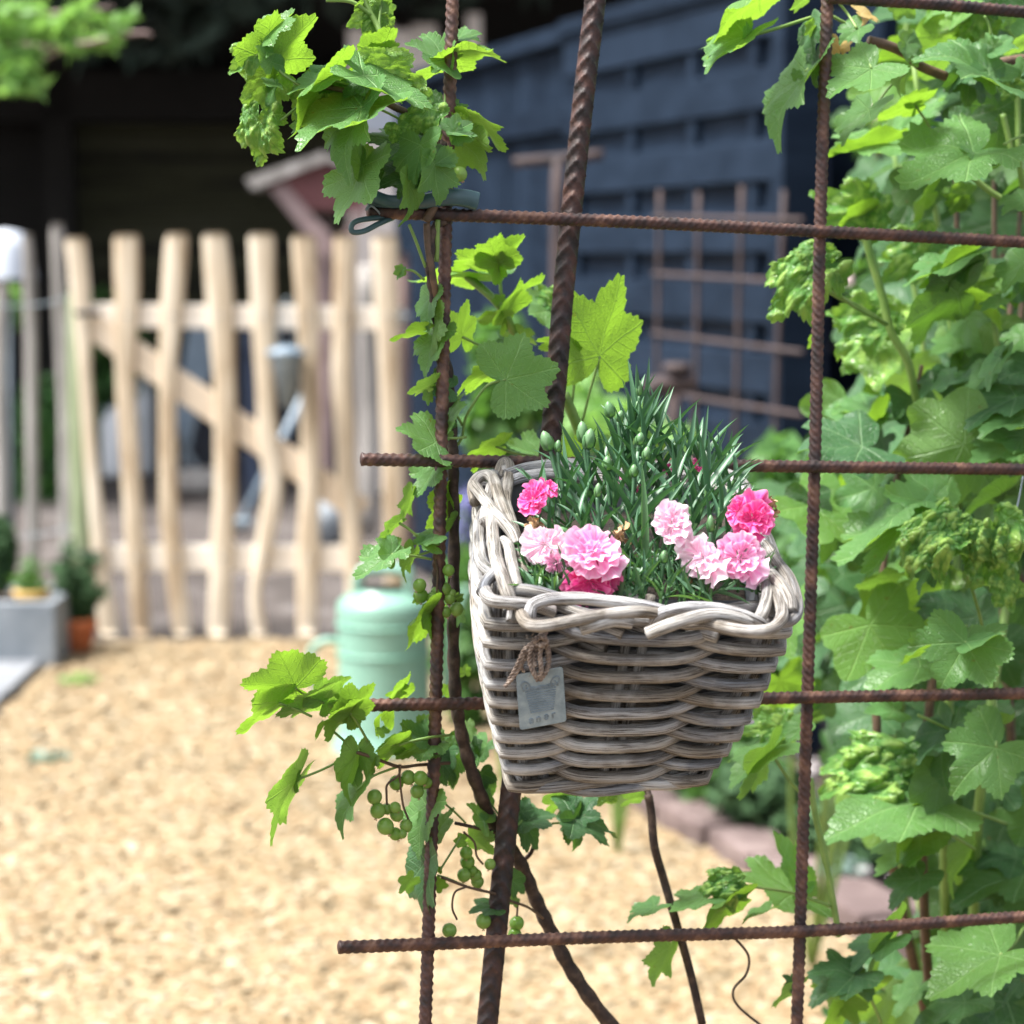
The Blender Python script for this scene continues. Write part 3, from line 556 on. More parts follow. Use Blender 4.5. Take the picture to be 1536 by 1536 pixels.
# posts carrying the gate
gp = thing('gate_post', 'pale green lichened gate post left of the picket gate', 'post', (PY(124, 900, YG).x, YG + .1, 0))
ribbon(gp, 'trunk', [(115, 430, 26), (120, 600, 36), (124, 760, 34), (126, 955, 34)], YG + .03, .07, MAT['lichen'])
for yy in (470, 830): railbox('hinge', 112, yy, 150, yy, 7, YG - .02, .006, MAT['black'], gp)
gp2 = thing('gate_post', 'brownish gate post at the right end of the picket gate', 'post', (PY(612, 900, YG).x, YG + .1, 0))
ribbon(gp2, 'trunk', [(607, 380, 16), (607, 600, 18), (611, 760, 18), (611, 955, 20)], YG + .08, .06, MAT['mauve'])
for yy in (474, ): railbox('latch', 596, yy, 616, yy, 7, YG - .02, .006, MAT['zinc'], gp2)
# grey stake fence on the left
gs = 'weathered grey stakes left of the gate'
sf = thing('stake_fence', 'weathered grey stake fence wired together left of the gate', 'fence', (PY(50, 900, YG + .15).x, YG + .15, 0))
for cl in ([(86, 335, 20), (92, 480, 22), (98, 640, 20), (100, 860, 20)], [(40, 350, 14), (46, 480, 20), (48, 640, 18), (50, 860, 18)], [(4, 420, 18), (0, 560, 20), (4, 860, 20)], [(-42, 400, 20), (-40, 860, 20)], [(104, 420, 16), (106, 860, 18)]):
    ribbon(sf, 'stake', cl, YG + .15, .05, MAT['grey'])
for yy in (455, 800): sf_w = tube('wire', [PY(-60, yy, YG + .11), PY(20, yy + 4, YG + .11), PY(70, yy, YG + .11), PY(110, yy - 12, YG + .11)], .002, MAT['zinc'], sf, 6)
# pale lamp shade top left
lm = thing('garden_lantern', 'pale white bell shaped lantern head above the grey stakes at left edge', 'lantern', (PY(12, 900, 8.0).x, 8.0, 0))
c = PY(10, 418, 8.0); mb = MB(); mb.lathe((c.x, 8.0, c.z), [(.095, 0), (.09, .03), (.075, .10), (.055, .145), (.0, .155)], 24); mb.build('shade', MAT['white'], lm)
mb = MB(); mb.tube([(c.x, 8.0, 0), (c.x, 8.0, c.z + .1)], .012, 8, smoothpath=False); mb.build('pole', MAT['zinc'], lm)
# hanging feeder on the gate
hf = thing('hanging_feeder', 'grey cone shaped metal feeder hanging on wire from the gate rail', 'feeder', PY(430, 455, YG - .06))
c = PY(430, 560, YG - .06); mm_ = abs(PY(431, 560, YG).x - PY(430, 560, YG).x)
mb = MB(); mb.lathe((c.x, c.y, c.z), [(0, -50 * mm_), (9 * mm_, -50 * mm_), (25 * mm_, 28 * mm_), (26 * mm_, 30 * mm_)], 24); mb.build('cone', MAT['zinc'], hf)
mb = MB(); mb.lathe((c.x, c.y, c.z), [(30 * mm_, 28 * mm_), (30 * mm_, 33 * mm_), (14 * mm_, 40 * mm_), (0, 42 * mm_)], 24); mb.build('lid', MAT['palegrey'], hf)
mb = MB(); mb.tube([PY(418, 522, YG - .06), PY(420, 470, YG - .06), PY(430, 448, YG - .045), PY(440, 470, YG - .06), PY(442, 522, YG - .06)], .002, 6); mb.build('wire', MAT['zinc'], hf)

# ------------------------------------------------------------------ planter, pots
YP = G(40, 1003).y
pl = thing('concrete_planter', 'low grey concrete trough at the left picture edge', 'planter', (PY(0, 1000, YP).x, YP, 0))
a = PY(-90, 1003, YP); b_ = PY(84, 902, YP); hh = b_.z; mb = MB(); cx = (a.x + b_.x) / 2; wv = b_.x - a.x
for (x, y, sx, sy) in [(cx, YP, wv, .03), (cx, YP + .3, wv, .03), (a.x + .015, YP + .15, .03, .27), (b_.x - .015, YP + .15, .03, .27)]:
    m2 = MB(); m2.box((x, y, hh / 2), (sx, sy, hh), None, .006); m2.build('wall', MAT['concrete'], pl, smooth=False)
mb = MB(); mb.box((cx, YP + .15, hh - .035), (wv - .06, .27, .03)); mb.build('soil', MAT['soil'], pl, smooth=False)
def pot(label, px, py1, w_px, h_px, Y, mat, z=None, name='flower_pot', group=None):
    c = PY(px, py1, Y); m_ = abs(PY(px + 1, py1, Y).x - c.x); r = w_px * m_ / 2; h = h_px * m_; z = c.z if z is None else z
    t = thing(name, label, 'pot', (c.x, Y, z), group); mb = MB(); mb.lathe((c.x, Y, z), [(0, .001), (r * .68, .001), (r * .9, h * .72), (r * .9, h * .74), (r * .86, h * .73)], 28); mb.build('body', mat, t)
    mb = MB(); mb.lathe((c.x, Y, z), [(r * .93, h * .7), (r, h * .72), (r, h), (r * .9, h), (r * .88, h * .85), (0, h * .85)], 28); mb.build('rim', mat, t); return (c.x, Y, z + h * .85, r)
p1 = pot('small terracotta pot on the ground in front of the gate post', 114, 980, 66, 56, G(114, 982).y, MAT['terracotta'], 0)
def potted(label, x, y, z, rx, rz, N, size, mat, lean=0):
    t = thing('potted_shrub', label, 'plant', (x, y, z)); mb = MB()
    for k in range(8):
        an = random.random() * 6.28; mb.tube([(x, y, z), (x + rx * .4 * math.cos(an), y + rx * .4 * math.sin(an), z + rz), (x + rx * .8 * math.cos(an), y + rx * .8 * math.sin(an), z + rz * 1.7)], (.004, .0015), 6)
    mb.build('stem', MAT['twig'], t); sp = []
    for k in range(34):
        an = random.random() * 6.28; q_ = random.random() ** .5; sp.append((Vector((x, y, z)), Vector((x + rx * 1.1 * q_ * math.cos(an), y + rx * 1.1 * q_ * math.sin(an), z + rz * random.uniform(1.0, 2.3) * (1.15 - .45 * q_)))))
    def sprig():
        a_, b_ = random.choice(sp); u = random.random() ** .6; return tuple(a_.lerp(b_, u) + Vector((random.gauss(0, 1), random.gauss(0, 1), random.gauss(0, 1))) * size * .25)
    leafcloud('foliage', sprig, N // 2, size * 1.1, mat, None, None, parent=t, long=2.0)
potted('bushy dark green herb growing in the terracotta pot', p1[0], p1[1], p1[2] - .01, .075, .095, 2600, .018, MAT['potplant'])
p2 = pot('small ochre yellow pot standing on the concrete planter', 47, 900, 54, 24, YP + .06, MAT['yellow'], hh - .02)
potted('small reddish green plant growing in the ochre pot', p2[0], p2[1], p2[2] - .01, .045, .04, 700, .014, MAT['midleaf'])

# ------------------------------------------------------------------ mint watering can
wb = G(575, 1132); YW = wb.y; mw_ = abs(PY(576, 1000, YW).x - PY(575, 1000, YW).x); cxw = PY(576, 1000, YW).x
wc = thing('watering_can', 'mint green milk churn style watering can standing on the wood chips', 'watering can', (cxw, YW, 0))
Zp = lambda py: PY(576, py, YW).z
rb = 70 * mw_
mb = MB(); mb.lathe((cxw, YW, 0), [(0, .004), (rb * 1.13, .004), (rb * 1.15, .012), (rb * 1.12, .03), (rb * 1.02, .045), (rb, .06), (rb * .985, Zp(985)), (rb * .985, Zp(935)), (rb, Zp(912)), (rb * .97, Zp(902)), (rb * .80, Zp(893)), (rb * .62, Zp(886)), (rb * .60, Zp(882))], 48); mb.build('body', MAT['mint'], wc)
for yy in (935, 978):
    mb = MB(); rr = rb * 1.0
    pts = [(cxw + rr * math.cos(a_), YW + rr * math.sin(a_), Zp(yy)) for a_ in np.linspace(0, 2 * PI, 33)[:-1]]
    V, F, UV = tube_arrays([Vector(p) for p in pts], .003, 8, True); obj('band', meshdata('band', V, F, MAT['mintdark'], UV), wc)
def flatarch(pts, w, th, name, parent, mat):
    path = catmull(pts, 8); V = []; F = []
    for i, p in enumerate(path):
        a_ = path[max(0, i - 1)]; b2 = path[min(len(path) - 1, i + 1)]; t = (b2 - a_).normalized(); nrm = t.cross(Vector((0, 1, 0))).normalized()
        for (u, v) in ((-1, -1), (1, -1), (1, 1), (-1, 1)): V.append(p + nrm * (u * w / 2) + Vector((0, v * th / 2, 0)))
    for i in range(len(path) - 1):
        for k in range(4): l = (k + 1) % 4; F.append((i * 4 + k, i * 4 + l, i * 4 + 4 + l, i * 4 + 4 + k))
    return obj(name, meshdata(name, V, F, mat, smooth=True), parent)
flatarch([PY(x, y, YW) for x, y in ((540, 893), (537, 872), (545, 856), (575, 852), (607, 856), (615, 872), (612, 893))], 15 * mw_, .07, 'top_handle', wc, MAT['mint'])
tube('side_handle', [PY(x, y, YW) for x, y in ((512, 964), (490, 961), (470, 972), (464, 998), (470, 1026), (486, 1046), (508, 1056))], 6 * mw_, MAT['mint'], wc, 12)
tube('spout', [PY(x, y, YW - .01) for x, y in ((640, 1090), (662, 1050), (674, 990), (684, 925), (700, 880))], (9 * mw_, 5 * mw_), MAT['mint'], wc, 12)

# two little weeds coming up through the chips near the paving
for i, (px, py, rr_, n_) in enumerate([(118, 1030, .05, 60), (72, 1148, .045, 50)]):
    g = G(px, py); t = thing('weed', ['small green weed in the wood chips near the paving', 'pale green weed in the wood chips at the left picture edge'][i], 'weed', (g.x, g.y, .005)); mb = MB()
    for k in range(6):
        an = k * 1.05; mb.tube([(g.x, g.y, .005), (g.x + rr_ * .4 * math.cos(an), g.y + rr_ * .4 * math.sin(an), .018), (g.x + rr_ * math.cos(an), g.y + rr_ * math.sin(an), .022)], (.0015, .0006), 5)
    mb.build('stem', MAT['greenstem'], t); leafcloud('foliage', blob(g.x, g.y, .02, rr_, rr_, .012), n_, .018, MAT['lightfern' if i == 0 else 'dusty'], None, None, parent=t)

# ------------------------------------------------------------------ navy fence
def fpt(px, d): return W(px, 385, d)      # point on the horizon line: gives plan position
def plan(px, d): p = fpt(px, d); return Vector((p.x, p.y, 0))
FA, FB, FC = plan(600, 8.6), plan(866, 6.62), plan(1216, 5.2)
nf = thing('navy_fence', 'navy blue painted timber fence of horizontal boards running towards the gate', 'fence', FB)
def run(parent, name, P, Q, z0, z1, off, th, mat, bev=.004):
    d = (Q - P); L = d.length; a_ = math.atan2(d.y, d.x); nrm = Vector((d.y, -d.x, 0)).normalized()
    nrm = nrm if nrm.y < 0 else -nrm
    c = (P + Q) / 2 + nrm * off; mb = MB(); mb.box((c.x, c.y, (z0 + z1) / 2), (L, th, z1 - z0), Matrix.Rotation(a_, 3, 'Z'), bev); return mb.build(name, mat, parent, smooth=False)
TOP = 1.68
dBC = (FC - FB)
pitch = .151
for i in range(11):                                  # rear boards with shadow gaps, front boards over them
    z = 1.60 - pitch * i
    run(nf, 'board', FB, FC, z - .088, z, .030, .020, MAT['blue'])
    run(nf, 'board', FB + dBC * .001, FC, z - .160, z - .055, .008, .018, MAT['blue'])
run(nf, 'backing', FB, FC, 0, 1.62, -.035, .012, MAT['bluedark'])
run(nf, 'cap', FB, FC, 1.62, 1.66, .0, .11, MAT['blue']); run(nf, 'top_board', FB, FC, 1.60, 1.62, .03, .03, MAT['blue'])
for s_ in (.06, .33, .60, .84):
    p = FB + dBC * s_; e = dBC.normalized() * .022
    for i in range(11):
        z = 1.60 - pitch * i; run(nf, 'batten', p - e, p + e, z - .152, z - .087, .024, .018, MAT['blue'], .002)
run(nf, 'post', FC - dBC.normalized() * .02, FC + dBC.normalized() * .045, 0, 1.9, .04, .09, MAT['blue'])
dAB = (FB - FA)
nbd = 16
for i in range(nbd):                                 # nearer the gate: upright boards
    P = FA + dAB * (i / nbd); Q = FA + dAB * ((i + .97) / nbd); run(nf, 'upright_board', P, Q, .02, 1.60, random.uniform(.0, .006), .02, MAT['blue'], .003)
run(nf, 'cap', FA, FB, 1.605, 1.65, .0, .10, MAT['blue']); run(nf, 'rail', FA, FB, 1.38, 1.45, .025, .03, MAT['blue'])
P5, P6 = plan(1246, 5.6), plan(1720, 4.6)
nf2 = thing('navy_fence', 'far navy blue fence panel showing through the currant bush on the right', 'fence', (P5 + P6) / 2)
for i in range(12):
    z = 1.9 - .151 * i; run(nf2, 'board', P5, P6, z - .139, z, .0 + (i % 2) * .012, .02, MAT['blue'])
for s_ in (.25, .6, .95):
    p = P5 + (P6 - P5) * s_; e = (P6 - P5).normalized() * .035; run(nf2, 'post', p - e, p + e, 0, 1.95, .045, .05, MAT['blue'])
# small rusty mesh leaning in front of the navy fence and a T bar
fm = thing('rusty_mesh_panel', 'small rusty reinforcing mesh panel standing against the navy fence', 'trellis', (plan(1090, 5.0)))
def dd(px): return 5.45 - (px - 985) / 200 * .75
def q(px, py): return W(px, py, dd(px))
for x0, x1, y0, y1 in ((990, 984, 285, 660), (1048, 1042, 288, 720), (1113, 1100, 278, 760), (1176, 1156, 285, 800)):
    tube('bar', [q(x0, y0), q((x0 + x1) / 2, (y0 + y1) / 2), q(x1, y1)], .0052, MAT['rustfar'], fm, 8, 3)
for y0, y1 in ((326, 330), (411, 424), (500, 528), (586, 622)):
    tube('bar', [q(980, y0) + Vector((0, -.012, 0)), q(1090, (y0 + y1) / 2) + Vector((0, -.012, 0)), q(1202, y1) + Vector((0, -.012, 0))], .0052, MAT['rustfar'], fm, 8, 3)
tb = thing('rusty_t_bar', 'rusty T shaped bar standing behind the thick reinforcing bar', 'stake', plan(836, 5.2))
p = lambda x, y: W(x, y, 5.2)
tube('upright', [p(836, 236), p(834, 450), p(832, 700), p(831, 1190)], .013, MAT['rustfar'], tb, 8, 3); tube('crossbar', [p(770, 244), p(840, 238), p(905, 232)], .011, MAT['rustfar'], tb, 8, 3)
tw_ = thing('rusty_tap', 'rusty garden tap on a standpipe in front of the small mesh panel', 'tap', plan(1010, 4.9))
p = lambda x, y: W(x, y, 4.9)
tube('pipe', [p(1010, 590), p(1010, 780), p(1008, 1200)], .014, MAT['rustfar'], tw_, 8, 3); tube('spout', [p(972, 590), p(985, 578), p(1010, 576), p(1045, 574)], .018, MAT['rustfar'], tw_, 8, 5)
mb = MB(); c = p(1016, 552); mb.lathe((c.x, c.y, c.z), [(0, -.012), (.026, -.01), (.03, 0), (.026, .01), (0, .012)], 16); mb.build('hand_wheel', MAT['rustfar'], tw_); tube('stem', [p(1016, 575), p(1016, 552)], .008, MAT['rustfar'], tw_, 8, 2)

# blurred plants growing between trellis and fence
def leafy(name, label, bl, N, size, mat, base, cat='plant', stems=6):
    t = thing(name, label, cat, base); mb = MB()
    for k in range(stems):
        b = random.choice(bl); mb.tube([base, Vector(base).lerp(Vector(b[:3]), .5) + Vector((random.uniform(-.03, .03), 0, 0)), Vector(b[:3]) + Vector((random.uniform(-1, 1) * b[3] * .5, 0, b[5] * .3))], (.005, .002), 6)
    mb.build('stem', MAT['greenstem'], t); leafcloud('foliage', multi(bl), N, size, mat, None, None, parent=t); return t
def bl(px, py, d, rx, rz, ry=None): c = W(px, py, d); k = d / FOC; return (c.x, c.y, c.z, rx * k, (ry or rx) * k, rz * k)
leafy('perennial', 'blurred leafy perennial in front of the navy fence left of the thick bar', [bl(745, 520, 4.6, 45, 60), bl(780, 600, 4.6, 50, 50), bl(735, 640, 4.6, 40, 60)], 420, .05, MAT['midleaf'], plan(760, 4.6))
leafy('perennial', 'blurred green perennial behind the dianthus and the basket rim', [bl(910, 640, 4.3, 60, 45), bl(990, 665, 4.3, 55, 25), bl(870, 610, 4.4, 40, 50)], 500, .045, MAT['lightfern'], plan(930, 4.3))
leafy('perennial', 'dark leafy plant at the foot of the navy fence below the basket', [bl(700, 960, 5.6, 55, 140), bl(1090, 1160, 4.7, 90, 70)], 900, .05, MAT['midleaf'], plan(720, 5.6))
leafy('perennial', 'broad mass of blurred green plants right of the basket', [bl(1190, 800, 3.6, 90, 150), bl(1180, 960, 3.5, 80, 120), bl(1290, 900, 3.4, 120, 200), bl(1400, 700, 3.6, 160, 150)], 2600, .05, MAT['midleaf'], plan(1230, 3.6))
leafy('perennial', 'low dark ground plants in the bed below the basket', [bl(1050, 1180, 4.9, 70, 30), bl(1140, 1190, 4.5, 80, 45), bl(1230, 1240, 4.3, 70, 40), bl(1330, 1250, 4.2, 90, 60)], 1500, .04, MAT['potplant'], plan(1090, 4.7))
# blue lavender spikes beside the churn
leafy('lavender', 'blurred bluish lavender behind the left trellis bar', [bl(700, 770, 5.6, 20, 45)], 110, .02, pmat('lavender_blue', [(.12, .13, .35), (.25, .25, .5)], 20, .8), plan(700, 5.6))
for i, (px, py, s) in enumerate([(1262, 1335, 40), (1290, 1300, 26), (1405, 1440, 44), (1450, 1410, 30), (1180, 1262, 34)]):
    g = G(px, py + 14); k = g.y / FOC; r = s * k
    t = thing('dusty_cushion_plant', ['grey green cushion plant nearest the right vertical bar', 'small dusty cushion plant behind the larger one', 'largest dusty cushion plant at bottom right', 'dusty cushion plant half under the bush leaves', 'dusty cushion plant left of the right vertical bar'][i], 'plant', (g.x, g.y, .03), 'dusty cushion plants on the bed')
    mb = MB()
    for q_ in range(6): mb.tube([(g.x, g.y, .03), (g.x + random.uniform(-r, r) * .6, g.y + random.uniform(-r, r) * .6, .03 + r * .8)], (.002, .001), 5, smoothpath=False)
    mb.build('stem', MAT['greenstem'], t); leafcloud('foliage', blob(g.x, g.y, .03 + r * .45, r, r, r * .55), 420, .016, MAT['dusty'], None, None, parent=t)
# pale blossoms behind the bush, upper right
bs = thing('rose_shrub', 'pale pink blossoming shrub behind the currant bush in the upper right', 'shrub', plan(1320, 4.2))
mb = MB()
for px, py in ((1310, 180), (1400, 330), (1300, 420), (1430, 545), (1370, 250)): mb.tube([plan(1320, 4.2), W(1350, 800, 4.2), W(px, py, 4.2)], (.006, .003), 6)
mb.build('stem', MAT['twig'], bs)
leafcloud('foliage', multi([bl(1320, 190, 4.2, 60, 60), bl(1400, 330, 4.2, 70, 60), bl(1300, 420, 4.2, 40, 40), bl(1430, 545, 4.2, 50, 40)]), 150, .045, MAT['midleaf'], None, None, parent=bs)
for px, py, s in ((1325, 172, 20), (1372, 85, 14), (1398, 92, 12), (1340, 178, 14), (1318, 160, 12), (1340, 262, 14), (1366, 195, 12), (1312, 265, 13), (1350, 272, 15), (1272, 420, 9), (1410, 545, 13), (1425, 560, 9), (1390, 345, 16), (1345, 345, 12)):
    c = W(px, py, 4.15); k = 4.15 / FOC * s; mb = MB()
    for a_ in range(6):
        an = a_ * PI / 3 + random.random(); mb.lathe(c + Vector((math.cos(an), -.3, math.sin(an))) * k * .45, [(0, -.1 * k), (k * .5, 0), (k * .35, .12 * k), (0, .1 * k)], 8, Matrix.Rotation(PI / 2 + random.uniform(-.5, .5), 3, 'X'))
    mb.build('blossom', MAT['blossom'], bs)
# fresh larch bough top left
lb = thing('larch_bough', 'out of focus fresh green larch bough hanging in from the top left corner', 'branch', W(-60, 60, 4.6))
for pts in ([(-120, 20), (60, 70), (200, 50), (228, 52)], [(-100, 150), (20, 110), (120, 60)], [(-60, 20), (80, 20), (170, 10)]): tube('twig', [W(x, y, 4.6) for x, y in pts], (.006, .002), MAT['mauve'], lb, 6)
SPR = []
for i in range(44):
    x0, y0 = random.choice([(random.uniform(-40, 190), 60), (random.uniform(-40, 170), 25), (random.uniform(-60, 60), 110)]); a_ = random.uniform(-2.2, 1.5); l_ = random.uniform(28, 62); SPR.append((x0, y0 + random.uniform(-18, 18), x0 + l_ * math.cos(a_), y0 + l_ * .62 * math.sin(a_), random.uniform(4.5, 4.7)))
def spray():
    s_ = random.choice(SPR); t = random.random(); return tuple(W(s_[0] + (s_[2] - s_[0]) * t + random.gauss(0, 4.5), s_[1] + (s_[3] - s_[1]) * t + random.gauss(0, 4), s_[4] + random.gauss(0, .01)))
leafcloud('needles', spray, 1500, .026, MAT['lightfern'], None, None, parent=lb, long=1.8)

# ================================================================== TRELLIS of ribbed reinforcing steel
def rebar(name, pts, r, parent, pitch=.0050, h=.0008, mat='rust', step=.0009, sides=24, n=8, thick=False):
    path = catmull(pts, n); L = [0]
    for i in range(1, len(path)): L.append(L[-1] + (path[i] - path[i - 1]).length)
    tot = L[-1]; N = int(tot / step); P = []; j = 0
    for i in range(N + 1):
        s = tot * i / N
        while j < len(L) - 2 and L[j + 1] < s: j += 1
        t = (s - L[j]) / max(1e-9, L[j + 1] - L[j]); P.append(path[j].lerp(path[j + 1], min(1, max(0, t))))
    sd_ = random.random() * 10
    def rad(i, t, a):
        s = t * tot; w = ((a + PI) % (2 * PI)) - PI
        if thick:
            u = abs(((a + PI / 2) % PI) - PI / 2); ph = s / pitch + u * .75 * (1 if abs(w) < PI / 2 else 1); rb = max(0, math.cos(2 * PI * ph)) ** 2.2 * min(1, u * 2.2); seam = .35 if u < .22 else 0
        else:
            ph = s / pitch + a / (2 * PI) * 4; rb = max(0, math.cos(2 * PI * ph)) ** 2; seam = .6 if min(abs(w - 1.2), abs(w + 1.9)) < .25 else 0
        return r + h * max(rb, seam) + .00012 * noise.noise(Vector((s * 300, a * 1.3, sd_)))
    V, F, UV = tube_arrays(P, rad, sides); return obj(name, meshdata(name, V, F, MAT[mat], UV), parent)
tr = thing('reinforcing_mesh_trellis', 'rusty welded reinforcing steel mesh used as an upright plant trellis', 'trellis', M(.0, .7))
rbv = .0036
def mp(px, py, off): return MP(px, py, off)
rebar('bar', [mp(684, -140, 0), mp(679, 0, 0), mp(669, 322, 0), mp(661.5, 691, 0), mp(653.5, 1057, 0), mp(642, 1417, 0), mp(633, 1680, 0)], rbv, tr)
rebar('bar', [mp(1245, -140, 0), mp(1241, 0, 0), mp(1230, 347, 0), mp(1222, 699, 0), mp(1211, 1046, 0), mp(1200, 1397, 0), mp(1190, 1700, 0)], rbv, tr)
rebar('bar', [M(.5, -.1), M(.5, .3), M(.5, .75)], rbv, tr)
hb = .0070
for pts in ([(1242, -4), (1400, 6), (1536, 18), (1800, 38)], [(552, 318), (669, 322), (950, 333), (1230, 347), (1536, 363), (1800, 376)], [(542, 689), (662, 691), (940, 696), (1222, 700), (1536, 704), (1800, 708)],
            [(535, 1058), (654, 1056), (930, 1052), (1211, 1046), (1536, 1040), (1800, 1035)], [(508, 1421), (642, 1416), (920, 1405), (1200, 1397), (1400, 1384), (1536, 1375), (1800, 1360)]):
    rebar('bar', [mp(x, y, hb) for x, y in pts], rbv, tr)
for x, y in ((669, 322), (1230, 347), (662, 691), (1222, 699), (654, 1056), (1211, 1046), (642, 1416), (1200, 1397)):
    mb = MB(); c = mp(x, y, hb * .5); bm = bmesh.new(); bmesh.ops.create_icosphere(bm, subdivisions=2, radius=1)
    V = [Vector((v.co.x * .0046, v.co.y * .0046, v.co.z * .0044)) * (1 + .2 * noise.noise(v.co * 3 + Vector((x, 0, 0)))) + c for v in bm.verts]; F = [tuple(v.index for v in f.verts) for f in bm.faces]; bm.free(); mb.add(V, F); mb.build('weld', MAT['rust'], tr)
st = thing('thick_reinforcing_bar', 'thick ribbed rusty reinforcing bar leaning behind the mesh and the basket', 'stake', mp(770, 1180, -.02))
rebar('bar', [mp(903, -90, -.016), mp(893, 0, -.016), mp(875, 150, -.016), mp(858, 310, -.016), mp(845, 440, -.016), mp(835, 565, -.016), mp(822, 700, -.016), mp(795, 950, -.016), mp(766, 1190, -.016), mp(743, 1416, -.016), mp(731, 1536, -.016), mp(715, 1700, -.016)], .0060, st, .0108, .0018, step=.0012, sides=28, thick=True)

# ================================================================== WICKER BASKET
BL, BR, FL, FR = W(733, 703, 1.530), W(1112, 716, 1.540), W(741, 895, 1.375), W(1180, 910, 1.390)
RN = (BR - BL).cross(FL - BL).normalized(); RN = RN if RN.z > 0 else -RN
bBL, bBR, bFL, bFR = W(733, 985, 1.555), W(1085, 985, 1.565), W(772, 1178, 1.435), W(1050, 1170, 1.44)
def bsk(p, q, t, out=0.0):
    """p left/right -1..1, q back/front -1..1, t 0 rim .. 1 base, out = metres outward"""
    k = 1 + out / .073; bulge = 1 + .07 * math.sin(PI * min(1, t * 1.05)); c = 1 - .04 * (abs(p * q) ** 3)
    P = p * k * bulge * c; Q = q * k * bulge * c; u, v = (P + 1) / 2, (Q + 1) / 2
    a_ = (BL * (1 - u) + BR * u) * (1 - v) + (FL * (1 - u) + FR * u) * v; b_ = (bBL * (1 - u) + bBR * u) * (1 - v) + (bFL * (1 - u) + bFR * u) * v
    return a_ * (1 - t) + b_ * t
def per(u):
    u = u % 8; s = int(u // 2); x = (u % 2) - 1
    # u=0 -> left/back corner..., sides: 0 back, 1 right, 2 front, 3 left ; corners at even u, middles at odd u
    return [(x, -1), (1, x), (-x, 1), (-1, -x)][s]
bk = thing('wicker_basket', 'weathered grey square wicker basket hanging on the rusty mesh', 'basket', (bBL + bFR) / 2)
RW = .0037; AMP = .0058; NR = 10
for k in range(NR * 2):
    ty = k % 2; t = (k + .9) / (NR * 2) * .97 + .01; sgn = 1 if ty == 0 else -1     # type 0 outside at the middles, type 1 outside at the corners
    offs = random.random() * 9
    def wp(u, wob=1):
        p_, q_ = per(u); w = -math.cos(PI * u); w = math.tanh(1.5 * w) / math.tanh(1.5)
        o = AMP * sgn * w + .0012 * noise.noise(Vector((u * 1.3, offs, 0)))
        return bsk(p_, q_, t + wob * (.012 * noise.noise(Vector((u * .9, offs, 5)))) + .012 * sgn * w, o)
    cuts = [0, 4] if ty == 0 else [1, 5]
    if random.random() < .5: cuts = [c + 2 for c in cuts]
    for a_, b_ in ((cuts[0] - .32, cuts[1] + .32), (cuts[1] - .32, cuts[0] + 8 + .32)):
        n_ = 56; path = [wp(a_ + (b_ - a_) * i / n_) for i in range(n_ + 1)]; rw = RW * random.uniform(.90, 1.06)
        V, F, UV = tube_arrays(path, lambda i, tt, an, rw=rw, s_=offs: rw * (1 + .035 * math.sin(an * 2 + s_)), 12)
        obj('weaver', meshdata('weaver', V, F, MAT['wicker'], UV), bk)
for c in range(8):
    for d in (-.085, .085):
        u = c + d * (1.2 if c % 2 == 0 else .7); p_, q_ = per(u)
        tube('stake', [bsk(p_, q_, t, -.0002) for t in (-.03, .3, .6, 1.0)], .0029, MAT['wicker'], bk, 10, 5)
for i in range(9):
    x = -.92 + 1.84 * i / 8; tube('base_stick', [bsk(x, -.98, .975, 0), bsk(x, 0, .985), bsk(x, .98, .975, 0)], .0032, MAT['wicker'], bk, 8, 3)
for i in range(14):
    y = -.95 + 1.9 * i / 13; tube('base_stick', [bsk(-.98, y, .99 + .01 * (i % 2)), bsk(0, y, 1.0 - .01 * (i % 2)), bsk(.98, y, .99 + .01 * (i % 2))], .0028, MAT['wicker'], bk, 8, 3)
# bottom border strands seen at the base
for pts in ([(-1.02, .2), (-1.02, .9), (-.7, 1.06), (-.1, 1.03), (.5, .98)], [(-.75, .95), (-.2, 1.05), (.4, 1.05), (.95, .98)], [(1.0, .3), (1.03, .9), (.6, 1.06), (0, 1.0)], [(-1.03, -.6), (-1.04, 0), (-1.03, .7), (-.9, 1.02)]):
    tube('base_border', [bsk(x, y, 1.0 + .02 * math.sin(i * 1.7), .001) for i, (x, y) in enumerate(pts)], .0034, MAT['wicker'], bk, 12, 8)
